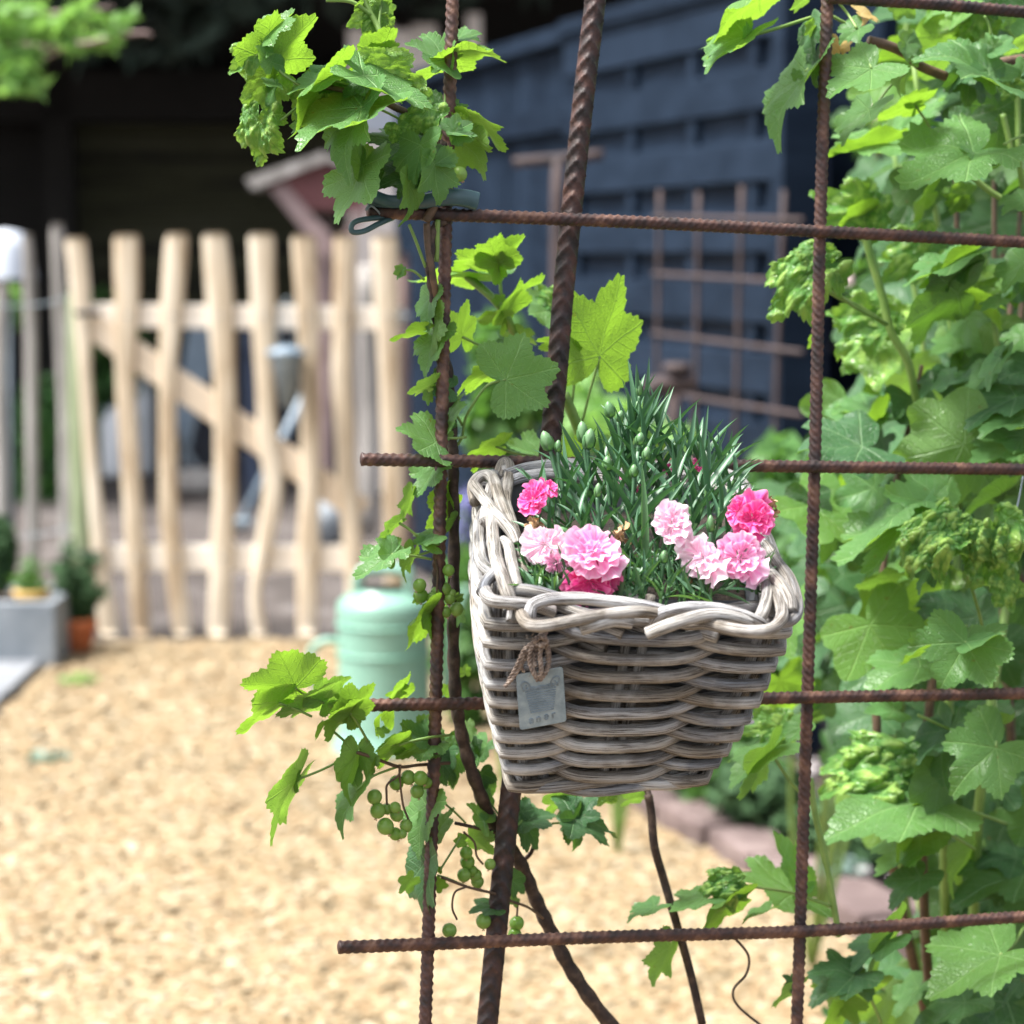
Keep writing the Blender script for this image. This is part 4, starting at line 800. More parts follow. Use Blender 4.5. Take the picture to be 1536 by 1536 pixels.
# rim: hand laid border strands; points in the photo's reading of the rim, lifted off the rim plane
def RP(x, y, lift=0.0):
    px, py = cr('Z', x, y); return hit(px, py, BL + RN * lift, RN)
RIM = [
 [(140, 300, -5), (130, 240, -2), (150, 205, 0), (190, 192, 2), (215, 215, 4), (240, 300, 6), (285, 410, 4), (318, 500, 2), (330, 600, -2)],
 [(228, 210, -2), (243, 156, 0), (262, 142, 1), (277, 165, 1), (268, 240, 2), (262, 300, 3), (285, 380, 3), (310, 470, 1), (320, 560, -1)],
 [(135, 235, 2), (170, 280, 4), (215, 340, 7), (262, 392, 9), (292, 430, 8), (308, 470, 5)],
 [(190, 320, 0), (205, 350, 5), (210, 430, 7), (222, 520, 7), (245, 590, 7), (268, 660, 5), (290, 720, -1)],
 [(248, 455, 6), (272, 475, 6), (285, 540, 5), (300, 610, 3), (312, 660, 0)],
 [(205, 240, -3), (190, 300, 0), (182, 350, 2), (180, 378, 3)],
 [(165, 660, 2), (178, 625, 4), (205, 590, 5), (232, 572, 5), (238, 540, 2)],
 [(172, 630, 0), (185, 672, 4), (215, 692, 6), (280, 700, 6), (345, 706, 4), (400, 716, 0), (450, 735, -4)],
 [(372, 790, -8), (356, 755, 1), (368, 712, 6), (415, 690, 9), (480, 682, 9), (560, 682, 9), (650, 692, 8), (740, 702, 6), (830, 716, 3), (920, 745, -2)],
 [(322, 700, -6), (325, 745, 1), (345, 780, 4), (395, 792, 5), (470, 782, 6), (560, 764, 7), (660, 746, 7), (760, 736, 7), (850, 740, 5), (930, 765, 0)],
 [(262, 655, 3), (320, 648, 4), (390, 658, 3), (450, 676, 0), (520, 700, -4)],
 [(870, 800, -8), (855, 768, 0), (880, 742, 5), (940, 725, 8), (1010, 718, 9), (1090, 722, 8), (1170, 738, 6), (1240, 765, 2), (1300, 800, -5)],
 [(822, 822, 3), (880, 800, 7), (950, 775, 9), (1020, 755, 10), (1090, 748, 9), (1160, 756, 6), (1230, 776, 1)],
 [(930, 770, -4), (985, 784, 1), (1050, 782, 4), (1120, 795, 5), (1200, 810, 6), (1275, 812, 6), (1330, 795, 6), (1358, 755, 7), (1352, 700, 7), (1330, 640, 5), (1300, 580, 2)],
 [(1262, 455, 0), (1300, 480, 4), (1340, 540, 6), (1385, 600, 7), (1412, 670, 6), (1418, 730, 4), (1395, 768, 2), (1350, 775, -2), (1310, 760, -6)],
 [(1272, 540, 4), (1320, 590, 8), (1365, 640, 10), (1392, 690, 9), (1398, 735, 6)],
 [(1282, 560, 0), (1298, 610, 4), (1300, 670, 6), (1285, 730, 4), (1255, 785, -3)],
 [(1300, 520, -2), (1312, 590, 1), (1340, 680, 2), (1335, 750, -1)],
 [(262, 190, 2), (340, 165, 3), (430, 152, 3), (520, 148, 3), (640, 150, 3), (800, 155, 3), (950, 162, 2), (1080, 175, 2), (1160, 195, 3), (1215, 240, 3), (1235, 300, 2), (1262, 400, 1), (1280, 480, 0)],
 [(255, 225, -1), (330, 200, 1), (420, 188, 1), (520, 186, 1), (650, 180, 1), (800, 178, 1), (950, 185, 1), (1100, 200, 1), (1180, 230, 2), (1215, 290, 2), (1240, 370, 2), (1275, 450, 3), (1310, 520, 2)],
 [(500, 200, 1), (560, 205, -1), (700, 215, -3)],
 [(560, 800, 0), (620, 785, 3), (690, 768, 3), (760, 776, 1)],
]
for pts in RIM:
    rr = .00345 * random.uniform(.95, 1.08); s_ = random.random() * 6
    path = catmull([RP(x, y, l * .001) for x, y, l in pts], 9)
    V, F, UV = tube_arrays(path, lambda i, tt, an: rr * (1 + .04 * math.sin(an * 2 + s_) + .02 * math.sin(i * .35 + s_)), 14); obj('rim_strand', meshdata('rim_strand', V, F, MAT['wicker'], UV), bk)
def face(x, y, o): px, py = cr('Z', x, y); return hit(px, py, FL + FN * o, FN)
FN = (FR - FL).cross(bFL - FL).normalized(); FN = FN if FN.y < 0 else -FN
for a_, b_, o1, o2 in (((298, 700), (286, 778), .004, .013), ((590, 778), (728, 826), .006, .014), ((560, 850), (655, 888), .003, .010), ((700, 772), (835, 812), .004, .011), ((985, 796), (1103, 836), .005, .012), ((1340, 800), (1380, 815), .004, .010)):
    P0 = face(*a_, o1 - .006); P1 = face(*b_, o2 - .004); tube('cut_end', [P0, P0.lerp(P1, .5), P1], .0037, MAT['wicker'], bk, 14, 3)
for s_ in (-.55, .6):
    a_ = bsk(s_, -1, -.01, .004); b_ = bsk(s_, -1, .02, .008); px_ = 920 + s_ * 190; c_ = MP(px_, 697, .007)
    tube('hook', [bsk(s_, -1, .10, -.004), bsk(s_, -1, .02, -.004), a_ + Vector((0, 0, .004)), c_ + Vector((0, 0, .006)), c_ + Vector((0, .007, .001)), c_ + Vector((0, .004, -.007))], .0012, MAT['rust'], bk, 8, 6)
# liner and soil inside
def liner():
    V = []; F = []; n_ = 64
    rows = [(0.03, -.0095), (.3, -.010), (.8, -.012)]
    for t, o in rows:
        for i in range(n_): p_, q_ = per(8 * i / n_); V.append(bsk(p_, q_, t, o))
    for r_ in range(2):
        for i in range(n_): j = (i + 1) % n_; F.append((r_ * n_ + i, r_ * n_ + j, (r_ + 1) * n_ + j, (r_ + 1) * n_ + i))
    F.append(tuple(2 * n_ + i for i in range(n_))); return meshdata('liner', V, F, MAT['liner'])
obj('liner', liner(), bk)
def soil():
    V = []; F = []; n_ = 26
    for j in range(n_ + 1):
        for i in range(n_ + 1):
            x, y = -1 + 2 * i / n_, -1 + 2 * j / n_; V.append(bsk(x * .9, y * .9, .17 - .05 * (1 - x * x) * (1 - y * y) + .02 * noise.noise(Vector((x * 5, y * 5, 0))), -.004))
    for j in range(n_):
        for i in range(n_): F.append((j * (n_ + 1) + i, j * (n_ + 1) + i + 1, (j + 1) * (n_ + 1) + i + 1, (j + 1) * (n_ + 1) + i))
    return meshdata('soil', V, F, MAT['potsoil'])
obj('soil', soil(), bk)

# ---- zinc tag on twine
tg = thing('metal_tag', 'small blue grey zinc tag embossed with a basket, tied on with twine', 'tag', face(*((810 - 660) * 2.648, (1050 - 640) * 2.648), .02))
def fz(px, py, o): return hit(px, py, FL + FN * o, FN)
TC = [(774, 1012), (844, 1000), (849.5, 1082), (780, 1095)]; T0 = .018
def tagpt(u, v, o=0.0):
    x = (TC[0][0] * (1 - u) + TC[1][0] * u) * (1 - v) + (TC[3][0] * (1 - u) + TC[2][0] * u) * v; y = (TC[0][1] * (1 - u) + TC[1][1] * u) * (1 - v) + (TC[3][1] * (1 - u) + TC[2][1] * u) * v
    return fz(x, y, T0 - .003 * v + o)
def plate():
    out_ = []; rr = .06
    for cx_, cy_, a0_ in ((rr, rr, PI), (1 - rr, rr, 1.5 * PI), (1 - rr, 1 - rr, 0), (rr, 1 - rr, .5 * PI)):
        for k in range(5): a_ = a0_ + k * PI / 8; out_.append((cx_ + rr * math.cos(a_), cy_ + rr * math.sin(a_)))
    n_ = len(out_); V = [tagpt(u, v) for u, v in out_] + [tagpt(.5 + (u - .5) * 1.01, .5 + (v - .5) * 1.01, -.0006) for u, v in out_] + [tagpt(u, v, -.0012) for u, v in out_]
    F = [tuple(range(n_)), tuple(range(3 * n_ - 1, 2 * n_ - 1, -1))]
    for b in (0, n_):
        for i in range(n_): j = (i + 1) % n_; F.append((b + i, b + i + n_, b + j + n_, b + j))
    return meshdata('plate', V, F, MAT['tagm'], smooth=False)
obj('plate', plate(), tg)
MAT['emboss'] = pmat('embossed_zinc', [(.11, .155, .19), (.20, .26, .31)], 200, .45)
mb = MB(); r_ = .00042
for i in range(11):
    v = .30 + i * .043; ins = .02 * i * .45 + .03; hi = []
    for s_ in range(13):
        u = .13 + ins + (.74 - 2 * ins) * s_ / 12; hi.append(tagpt(u, v + .004 * math.sin(s_ * 2.2 + i), .0001))
    mb.tube(hi, r_, 6, 2)
for sgn in (0, 1):
    f_ = lambda u: 1 - u if sgn else u
    mb.tube([tagpt(f_(u), v, .0001) for u, v in ((.13, .30), (.09, .22), (.13, .16), (.22, .18), (.27, .26), (.22, .31), (.17, .26), (.2, .22))], r_ * 1.2, 6, 4)
mb.tube([tagpt(u, v, .0001) for u, v in ((.12, .28), (.3, .32), (.5, .28), (.7, .32), (.88, .27))], r_, 6, 4); mb.tube([tagpt(u, v, .0001) for u, v in ((.12, .32), (.3, .27), (.5, .33), (.7, .27), (.88, .32))], r_, 6, 4)
mb.build('embossed_basket', MAT['emboss'], tg)
LET = {'a': [[(.1, .15), (.5, .0), (.85, .25), (.85, 1)], [(.85, .45), (.35, .5), (.1, .78), (.4, 1), (.85, .8)]], 'n': [[(.1, 0), (.1, 1)], [(.1, .4), (.4, .05), (.75, .2), (.8, 1)]],
       'e': [[(.1, .5), (.85, .5), (.75, .1), (.45, 0), (.12, .25), (.12, .75), (.45, 1), (.85, .85)]], 'r': [[(.15, 0), (.15, 1)], [(.15, .4), (.4, .08), (.8, .1)]]}
mb = MB()
for k, ch_ in enumerate('aner'):
    for s_ in LET[ch_]: mb.tube([tagpt(.20 + k * .165 + .10 * x, .835 - .01 * k + .085 * y, .0001) for x, y in s_], r_ * 1.1, 6, 4)
mb.build('lettering', MAT['emboss'], tg)
tz = lambda x, y, o: face(x, y, o)
def twine(pts, r=.0011, name='twine'):
    path = catmull([fz(x, y, o) for x, y, o in pts], 8)
    for ph in (0, 2.1, 4.2):
        P2 = []
        for i, p_ in enumerate(path):
            a_ = path[max(0, i - 1)]; b_ = path[min(len(path) - 1, i + 1)]; t_ = (b_ - a_).normalized(); n1 = t_.orthogonal().normalized(); n2 = t_.cross(n1); w = ph + i * .75
            P2.append(p_ + (n1 * math.cos(w) + n2 * math.sin(w)) * r * .75)
        V, F, UV = tube_arrays(P2, lambda i, tt, an: r * .62 * (1 + .2 * math.sin(i * 2.1)), 6); mbt.add(V, F, UV)
mbt = MB()
twine([(812, 938, .004), (815, 932, .013), (818, 940, .016), (817, 952, .017), (812, 962, .019)]); twine([(820, 934, .010), (814, 948, .016), (808, 958, .018)])
twine([(805, 958, .017), (813, 955, .022), (819, 962, .021), (812, 967, .022), (803, 964, .019), (806, 957, .022)], .0013)
twine([(818, 960, .018), (822, 975, .019), (823, 992, .020), (818, 1008, .022), (809, 1020, .022)], .0012); twine([(804, 962, .018), (796, 975, .019), (795, 992, .020), (800, 1008, .022), (808, 1021, .022)], .0012)
twine([(812, 965, .019), (810, 985, .021), (812, 1002, .023), (809, 1016, .023)], .0011); twine([(808, 962, .016), (801, 985, .019), (803, 1000, .022)], .001)
twine([(800, 963, .018), (786, 975, .018), (778, 992, .018), (770, 1008, .017), (762, 1022, .015)], .0009); twine([(798, 968, .017), (784, 985, .018), (778, 1003, .018), (768, 1018, .017), (757, 1030, .016)], .0009)
twine([(800, 972, .018), (790, 985, .017), (782, 998, .017), (786, 1008, .017)], .0009)
for i in range(70):
    x, y = random.uniform(792, 824), random.uniform(950, 1012); a_ = random.random() * 6.28; l = random.uniform(3, 10); mbt.tube([fz(x, y, .019), fz(x + l * math.cos(a_) * .6, y + l * math.sin(a_) * .6 + 1, .022), fz(x + l * math.cos(a_), y + l * math.sin(a_) * 1.2, .020)], .00013, 4, 3)
mbt.build('twine', MAT['twine'], tg)

# ---- teal clip on the mesh
cl_ = thing('plastic_clip', 'dark teal plastic spring clip pinching the currant stem to the mesh', 'clip', mp(640, 300, .02))
def cA(x, y, o): return MP(*cr('A', x, y), o)
def strap(name, pts, w, th, parent, mat):
    path = catmull([cA(*p_) for p_ in pts], 8); V = []; F = []; prof = [(-1, -.5), (-.8, -1), (.8, -1), (1, -.5), (1, .5), (.8, 1), (-.8, 1), (-1, .5)]
    for i, p_ in enumerate(path):
        a_ = path[max(0, i - 1)]; b_ = path[min(len(path) - 1, i + 1)]; t_ = (b_ - a_).normalized(); nn = MN; up = nn.cross(t_).normalized(); ww = w[0] + (w[1] - w[0]) * i / (len(path) - 1)
        for u, v in prof: V.append(p_ + up * (u * ww / 2) + nn * (v * th / 2))
    n8 = 8; m_ = len(path)
    for i in range(m_ - 1):
        for k in range(8): l = (k + 1) % 8; F.append((i * 8 + k, i * 8 + l, i * 8 + 8 + l, i * 8 + 8 + k))
    F.append(tuple(range(7, -1, -1))); F.append(tuple((m_ - 1) * 8 + k for k in range(8)))
    return obj(name, meshdata(name, V, F, mat), parent)
strap('jaw', [(1306, 985, .012), (1240, 968, .014), (1150, 965, .014), (1030, 985, .010), (930, 985, .006), (840, 985, .010), (760, 955, .014), (700, 925, .016)], (.0110, .0065), .012, cl_, MAT['clip'])
strap('jaw', [(690, 905, .006), (700, 960, .006), (780, 1000, .006), (900, 1010, .004)], (.004, .004), .010, cl_, MAT['clip'])
tube('loop', [cA(*p_) for p_ in ((880, 1065, .002), (780, 1072, .010), (690, 1085, .014), (655, 1110, .014), (660, 1145, .014), (720, 1140, .014), (800, 1100, .012), (870, 1070, .004))], .0017, MAT['clip'], cl_, 10, 8)
tube('spring', [cA(*p_) for p_ in ((745, 1000, .018), (730, 1030, .020), (760, 1010, .016), (800, 1050, .01), (770, 1075, .004))], .0006, MAT['zinc'], cl_, 8, 8)

# ================================================================== CURRANT LEAVES
def leaf_outline(phi, sd):
    """radius of a currant leaf (stalk at origin, tip lobe along +Y at r=1)"""
    a = abs(phi); s = 1 if phi > 0 else -1
    lobes = [(0, 1.0, .46, .34), (.90 + .05 * math.sin(sd * 3 + s), .90 + .05 * math.sin(sd * 5 + s), .46, .27), (1.88, .72 + .05 * math.cos(sd * 2 + s), .55, .20)]
    r = 0
    for c, h, w, dp_ in lobes:
        d = abs(a - c); v = h * (1 - dp_ * min(1, d / w) ** 1.5) * (1 - .55 * max(0, d - w)); r = max(r, v)
    if a > 2.3: r *= max(.10, 1 - ((a - 2.3) / .82) ** 1.3 * .80)
    return r
def leaf_mesh(name, sd, mat, na=184, nr=8, blister=0, fold=.25, cup=.1, wave=.06, droop=.15, curl=0):
    V = [(0, 0, 0)]; UV = [(0, 0)]; BU = [0]; F = []
    off = Vector((sd * 7.1, sd * 3.3, 0))
    for i in range(1, nr + 1):
        f = (i / nr) ** .85
        for k in range(na):
            phi = -PI + 2 * PI * (k + .5) / na; r = leaf_outline(phi, sd)
            saw = (abs(((k / na * 46) % 1) - .25)) * 1.1; saw2 = abs(((k / na * 15.3) % 1) - .5)
            edge = 1 - (.115 * saw + .09 * saw2) * (f ** 5) * (1 if na >= 110 else .45)
            rr = r * f * edge; x = rr * math.sin(phi); y = rr * math.cos(phi)
            a = abs(phi); dv = min(abs(a - 0), abs(a - .92), abs(a - 1.92)); z = .10 * rr * min(dv, .45) * (1 if fold > -1 else 1)   # raised between the main veins
            z += fold * abs(x) * .42 - cup * rr * rr - droop * max(0, y) ** 2 + wave * rr * noise.noise(Vector((x * 2.2, y * 2.2, 1)) + off) * 2.2
            z += .03 * rr * math.sin(phi * 9 + sd) * f ** 3 * wave * 9
            bu = 0
            if blister:
                def dome(s_, o2):
                    d1 = noise.voronoi(Vector((x * s_, y * s_, o2)) + off)[0][0]; return math.sqrt(max(0, 1 - (d1 / .62) ** 2))
                wv = .25 * noise.noise(Vector((x * 4, y * 4, 9)) + off); x += wv * .15; y += wv * .1
                h1 = dome(3.6, 2); h2 = dome(7.5, 7); z += blister * (.095 * h1 + .05 * h2 + .10 * noise.noise(Vector((x * 2.5, y * 2.5, 4)) + off)) * min(1, f * 2); bu = max(0, min(1, (h1 * .6 + h2 * .6 - .5) * 1.6))
            if curl:                                                # roll the blade lengthways round a cylinder
                ang = y * curl; R_ = 1 / curl; yy = math.sin(ang) * (R_ + z * .6); zz = (math.cos(ang) - 1) * R_ + z * math.cos(ang); y2, z = yy, zz
                ax = x * curl * .8; x2 = math.sin(ax) / (curl * .8); z += (math.cos(ax) - 1) / (curl * .8)
                V.append((x2, y2, z))
            else: V.append((x, y, z))
            UV.append((x, y)); BU.append(bu)
    for k in range(na - 0):
        l = (k + 1) % na; F.append((0, 1 + l, 1 + k))
    for i in range(nr - 1):
        for k in range(na):
            l = (k + 1) % na; F.append((1 + i * na + k, 1 + i * na + l, 1 + (i + 1) * na + l, 1 + (i + 1) * na + k))
    me = meshdata(name, V, F, mat, UV, {'bump': BU}); return me
def make_set(matname, n, **kw):
    out_ = []
    for i in range(n):
        k = dict(kw)
        k['fold'] = random.uniform(.05, .5); k['cup'] = random.uniform(-.05, .18); k['wave'] = random.uniform(.05, .13); k['droop'] = random.uniform(0, .3)
        out_.append(leaf_mesh('leaf', random.random() * 9 + i, MAT[matname], **k))
    return out_
LM = {'n': make_set('leaf', 7), 'd': make_set('leafdark', 5), 'y': make_set('leafbright', 6), 'w': make_set('leafyellow', 2, na=70)}
LM['s'] = [leaf_mesh('leaf', i * 1.7 + 3, MAT['leafblister'], na=120, nr=26, blister=.55, fold=.3, cup=.2, wave=.15, droop=.2) for i in range(3)]
LM['b'] = [leaf_mesh('leaf', i * 1.3 + 1, MAT['leafblister'], na=150, nr=40, blister=1.15, fold=.1, cup=.3, wave=.2, droop=.35, curl=.75) for i in range(3)]
lo = dict(na=64, nr=6)
LF = {'n': make_set('leaf', 6, **lo), 'd': make_set('leafdark', 5, **lo), 'y': make_set('leafbright', 4, **lo), 's': [leaf_mesh('leaf', i * 2.1 + 2, MAT['leafblister'], na=80, nr=14, blister=.7, fold=.3, cup=.3, wave=.15) for i in range(2)]}
# warmer / flatter leaf meshes face the viewer: pick 'plain' set for big frontal leaves
LBL = {}
def leaf(parent, B, T, wm, side='t', kind='n', lib=None, sgn=None):
    lib = lib or LM; y = (T - B); L = y.length; y = y / L; v = (CP - B).normalized(); n0 = (v - y * v.dot(y)); n0 = n0.normalized() if n0.length > 1e-4 else y.orthogonal().normalized()
    x0 = y.cross(n0); nat = 1.36 * L; ratio = wm / nat; sx = 1.0
    if ratio > 1: sx = ratio; roll = random.uniform(0, .25)
    else:
        if ratio < .25: sx = ratio / .25; ratio = .25
        roll = math.acos(ratio)
        if kind in 'bs': sx = max(.7, ratio * 1.15); roll *= .3
    best = None
    for s in ((1, -1) if sgn is None else (sgn,)):
        n_ = n0 * math.cos(roll) + x0 * (s * math.sin(roll)); n_ = -n_ if side == 'u' else n_
        if best is None or n_.z > best.z: best = n_
    z = best; x = y.cross(z).normalized(); z = x.cross(y).normalized()
    m = Matrix.Identity(4)
    for i in range(3): m[i][0] = x[i] * L * sx; m[i][1] = y[i] * L; m[i][2] = z[i] * L; m[i][3] = B[i]
    me = random.choice(lib[kind]); return obj('leaf', me, parent, m)
def put(parent, k, bx, by, tx, ty, w, side='t', kind='n', off=0.0, dt=0.0, lib=None):
    B = MP(*cr(k, bx, by), off); T = MP(*cr(k, tx, ty), off + dt); px = CROP[k][2]; wm = w / px * (B - CP).dot(CF) / FOC; return leaf(parent, B, T, wm, side, kind, lib)
def merged(lst):
    """lobes noted one by one from the same stalk point are one leaf"""
    gr = {}
    for e in lst: gr.setdefault((e[0], e[1], e[5]), []).append(e)
    out_ = []
    for k_, es in gr.items():
        if len(es) < 3 or any(e[6] == 'b' for e in es): out_ += es; continue
        vs = [Vector((e[2] - e[0], e[3] - e[1])) for e in es]; li = max(range(len(vs)), key=lambda i: vs[i].length); d0 = vs[li].normalized()
        near = [v for v in vs if d0.dot(v.normalized()) > -.5]; d = Vector((0, 0))
        for v in near: d += v
        d = (d.normalized() * .6 + d0).normalized(); L = vs[li].length; pp = [v.x * -d.y + v.y * d.x for v in vs]; w = max(max(pp) - min(pp), .75 * L) * 1.08; e = es[li]
        out_.append((e[0], e[1], e[0] + d.x * L, e[1] + d.y * L, w, e[5], e[6]) + tuple(e[7:]))
    return out_
def pet(parent, k, pts, r=.0008, mat='greenstem', off=0.0, name='petiole', n=6):
    P = [MP(*cr(k, q_[0], q_[1]), (q_[2] if len(q_) > 2 else off)) for q_ in pts]; return tube(name, P, r, MAT[mat], parent, 8, n)

# ------------------------------------------------------------------ currant climbing the left upright
vine = thing('currant_bush', 'currant bush with green berries trained up the left upright of the rusty mesh', 'bush', MP(740, 1900, -.04))
A = 'A'
pet(vine, 'P', [(668, 330, .004), (650, 345, .010), (645, 400, .010), (652, 450, .002), (658, 500, -.008), (672, 560, -.012), (678, 650, -.012), (680, 720, -.012), (681, 850, -.014), (680, 960, -.014), (684, 1050, -.014), (697, 1120, -.016), (718, 1185, -.02), (745, 1245, -.035), (778, 1290, -.045), (802, 1345, -.05), (828, 1400, -.05), (860, 1460, -.05), (915, 1536, -.05), (1040, 1680, -.06)], lambda i, t, a: .0026 + .0024 * t + .0004 * math.sin(i * 1.3) , 'bark', name='cane', n=10)
pet(vine, 'P', [(640, 335, .012), (642, 370, .012), (650, 420, .010), (658, 470, .0), (664, 560, -.01)], .0022, 'twig', name='cane')
pet(vine, 'A', [(1105, 1080, .012), (1102, 1180, .011), (1098, 1300, .008)], .0016, name='shoot'); pet(vine, 'A', [(955, 1105, .014), (990, 1190, .014), (1012, 1250, .012), (1042, 1330, .010)], .0010, name='shoot')
pet(vine, 'D', [(1450, 480, -.05), (1465, 560, -.05), (1480, 720, -.05), (1520, 860, -.055), (1560, 1000, -.055), (1640, 1280, -.06), (1700, 1536, -.06)], .0028, 'bark', name='cane')
pet(vine, 'D', [(1460, 500, -.05), (1440, 440, -.055), (1400, 300, -.06)], .0022, 'bark', name='cane')
pet(vine, 'P', [(1100, 1405, -.04), (1122, 1432, -.04), (1120, 1460, -.04), (1100, 1485, -.04), (1108, 1510, -.04), (1150, 1545, -.04)], .0009, 'bark', name='twig')
pet(vine, 'D', [(865, 790, -.05), (905, 755, -.045), (925, 715, -.04)], .0014, 'bark', name='twig'); pet(vine, 'D', [(770, 655, -.03), (690, 640, -.02), (630, 625, -.01), (560, 610, -.01)], .0011, 'bark', name='twig')
pet(vine, 'D', [(975, 1055, -.048), (900, 1000, -.035), (820, 970, -.02), (740, 935, -.012), (620, 905, -.008), (500, 860, -.004)], .0009, 'twig', name='twig')
pet(vine, 'A', [(470, 405, .01), (520, 388, .012), (600, 400, .014), (700, 428, .014), (800, 452, .014), (880, 492, .012), (955, 530, .01), (1060, 640, .012), (1150, 735, .012), (1150, 850, .012), (1090, 1000, .013), (1040, 1090, .012)], (.0014, .0030), 'twig', name='branch')
pet(vine, 'A', [(690, -110, -.01), (770, 30, -.008), (800, 90, -.006), (850, 210, 0), (900, 290, .006), (990, 420, .01), (1060, 600, .012)], (.0016, .0024), name='shoot'); pet(vine, 'A', [(520, -70, -.01), (650, -62, -.008), (760, 10, -.008)], .0013, name='shoot'); pet(vine, 'A', [(800, 90, -.006), (800, 30, -.008), (812, -60, -.01)], .0009, name='shoot')
mbk = MB()
for i, (x, y, r) in enumerate([(1150, 735, .0042), (1125, 690, .0032), (1165, 770, .0030), (1130, 760, .0028)]):
    c = MP(*cr('A', x, y), .013); bm = bmesh.new(); bmesh.ops.create_icosphere(bm, subdivisions=3, radius=r)
    mbk.add([v.co * (1 + .35 * noise.noise(v.co * 400 + Vector((i, 0, 0)))) + c for v in bm.verts], [tuple(v.index for v in f.verts) for f in bm.faces]); bm.free()
mbk.build('knot', MAT['bark'], vine)
LA = [  # base x,y, tip x,y, apparent width, side, kind, off, dt
 (245, 252, 440, -20, 330, 'u', 'y', .004, .0), (215, 110, 350, -40, 120, 't', 'n', .010, 0), (235, 255, 185, 90, 120, 't', 'n', .009, 0),
 (240, 330, 45, 470, 270, 'u', 's', -.004, 0), (150, 190, 0, 310, 90, 't', 's', .008, 0), (175, 560, 120, 840, 215, 't', 'b', .006, 0), (240, 395, 200, 515, 70, 't', 'n', 0, 0), (225, 370, 330, 380, 40, 't', 'n', .01, 0),
 (550, 345, 235, 590, 190, 'u', 'y', .014, 0), (545, 340, 305, 425, 70, 't', 'n', .022, 0), (545, 345, 395, 350, 150, 't', 'n', .006, 0), (470, 400, 315, 565, 150, 'u', 's', -.006, 0), (470, 400, 440, 540, 90, 't', 'd', -.01, 0),
 (815, 208, 640, 190, 140, 'u', 'y', -.006, 0), (815, 210, 575, 335, 200, 'u', 'y', -.008, 0), (735, 335, 595, 450, 140, 't', 'n', .020, 0), (720, 325, 1095, 500, 190, 't', 'n', .034, .01),
 (790, 300, 955, 300, 120, 't', 'd', .0, 0), (790, 300, 1055, 355, 90, 'u', 's', .02, 0), (900, 300, 900, 380, 120, 'u', 's', .02, 0),
 (705, 492, 345, 705, 250, 't', 'n', .032, .01), (705, 492, 520, 830, 190, 't', 'n', .030, .005), (712, 800, 560, 1115, 230, 't', 'n', .024, .0), (712, 800, 650, 640, 150, 't', 'n', .020, 0),
 (950, 700, 705, 630, 170, 't', 'd', .012, 0), (1000, 720, 755, 810, 160, 't', 'd', .010, 0), (1060, 500, 930, 650, 160, 't', 's', .02, 0), (900, 590, 960, 690, 140, 't', 's', .022, 0),
 (1015, 690, 1000, 905, 210, 't', 'n', .040, .004), (1015, 690, 1150, 610, 150, 't', 'n', .040, .004), (1015, 690, 910, 800, 140, 't', 'n', .038, .004), (1090, 790, 1115, 1015, 190, 't', 'n', .044, 0), (1120, 780, 1205, 800, 60, 't', 'n', .04, 0),
 (960, 850, 785, 880, 160, 't', 'd', .02, 0), (955, 890, 978, 1120, 110, 't', 'n', .036, 0), (960, 870, 880, 960, 110, 't', 'd', .022, 0), (1195, 620, 1300, 560, 170, 't', 'n', .034, 0), (1195, 620, 1240, 700, 100, 't', 'n', .034, 0), (1190, 620, 1320, 640, 60, 't', 'n', .034, 0),
 (1190, 640, 1400, 820, 260, 'u', 'y', -.006, 0), (1260, 560, 1500, 655, 120, 'u', 'y', -.006, 0), (1140, 565, 1110, 385, 190, 't', 'd', -.012, 0), (1160, 560, 1270, 470, 110, 't', 'n', -.012, 0),
 (1142, 245, 930, 145, 170, 't', 'n', -.002, 0), (1142, 245, 1160, 80, 130, 't', 'n', -.004, 0), (1142, 245, 1430, 150, 110, 'u', 'y', -.01, 0), (1215, 130, 1345, 100, 70, 't', 'n', -.008, 0),
 (800, 0, 600, 60, 170, 'u', 's', -.01, 0), (790, 20, 690, 95, 120, 'u', 's', -.01, 0), (840, -20, 860, -90, 80, 'u', 'n', -.01, 0), (500, 420, 600, 490, 90, 'u', 'y', -.004, 0), (915, 1345, 868, 1365, 70, 'u', 'n', .01, 0), (915, 1345, 890, 1400, 40, 't', 'n', .01, 0), (760, 800, 715, 890, 70, 'u', 'n', .014, 0), (760, 840, 830, 900, 120, 't', 'd', .012, 0), (1060, 620, 1100, 540, 110, 't', 'd', .01, 0)]
for q_ in merged(LA): put(vine, 'A', *q_)
for q_ in ([(242, 252, .004), (290, 315, .006), (385, 375, .01), (475, 402, .01)], [(548, 345, .014), (600, 362, .016), (640, 376, .014)], [(702, 492, .032), (790, 500, .026), (870, 535, .02), (935, 575, .014)], [(1142, 245, -.002), (1146, 400, 0), (1136, 520, .006), (1125, 610, .01)], [(815, 210, -.006), (700, 222, -.002), (590, 262, .004)], [(915, 1345, .01), (975, 1348, .012), (1035, 1395, .01)], [(205, 575, .006), (215, 570, .008), (280, 560, .008), (440, 430, .01)]): pet(vine, 'A', q_, .0008)
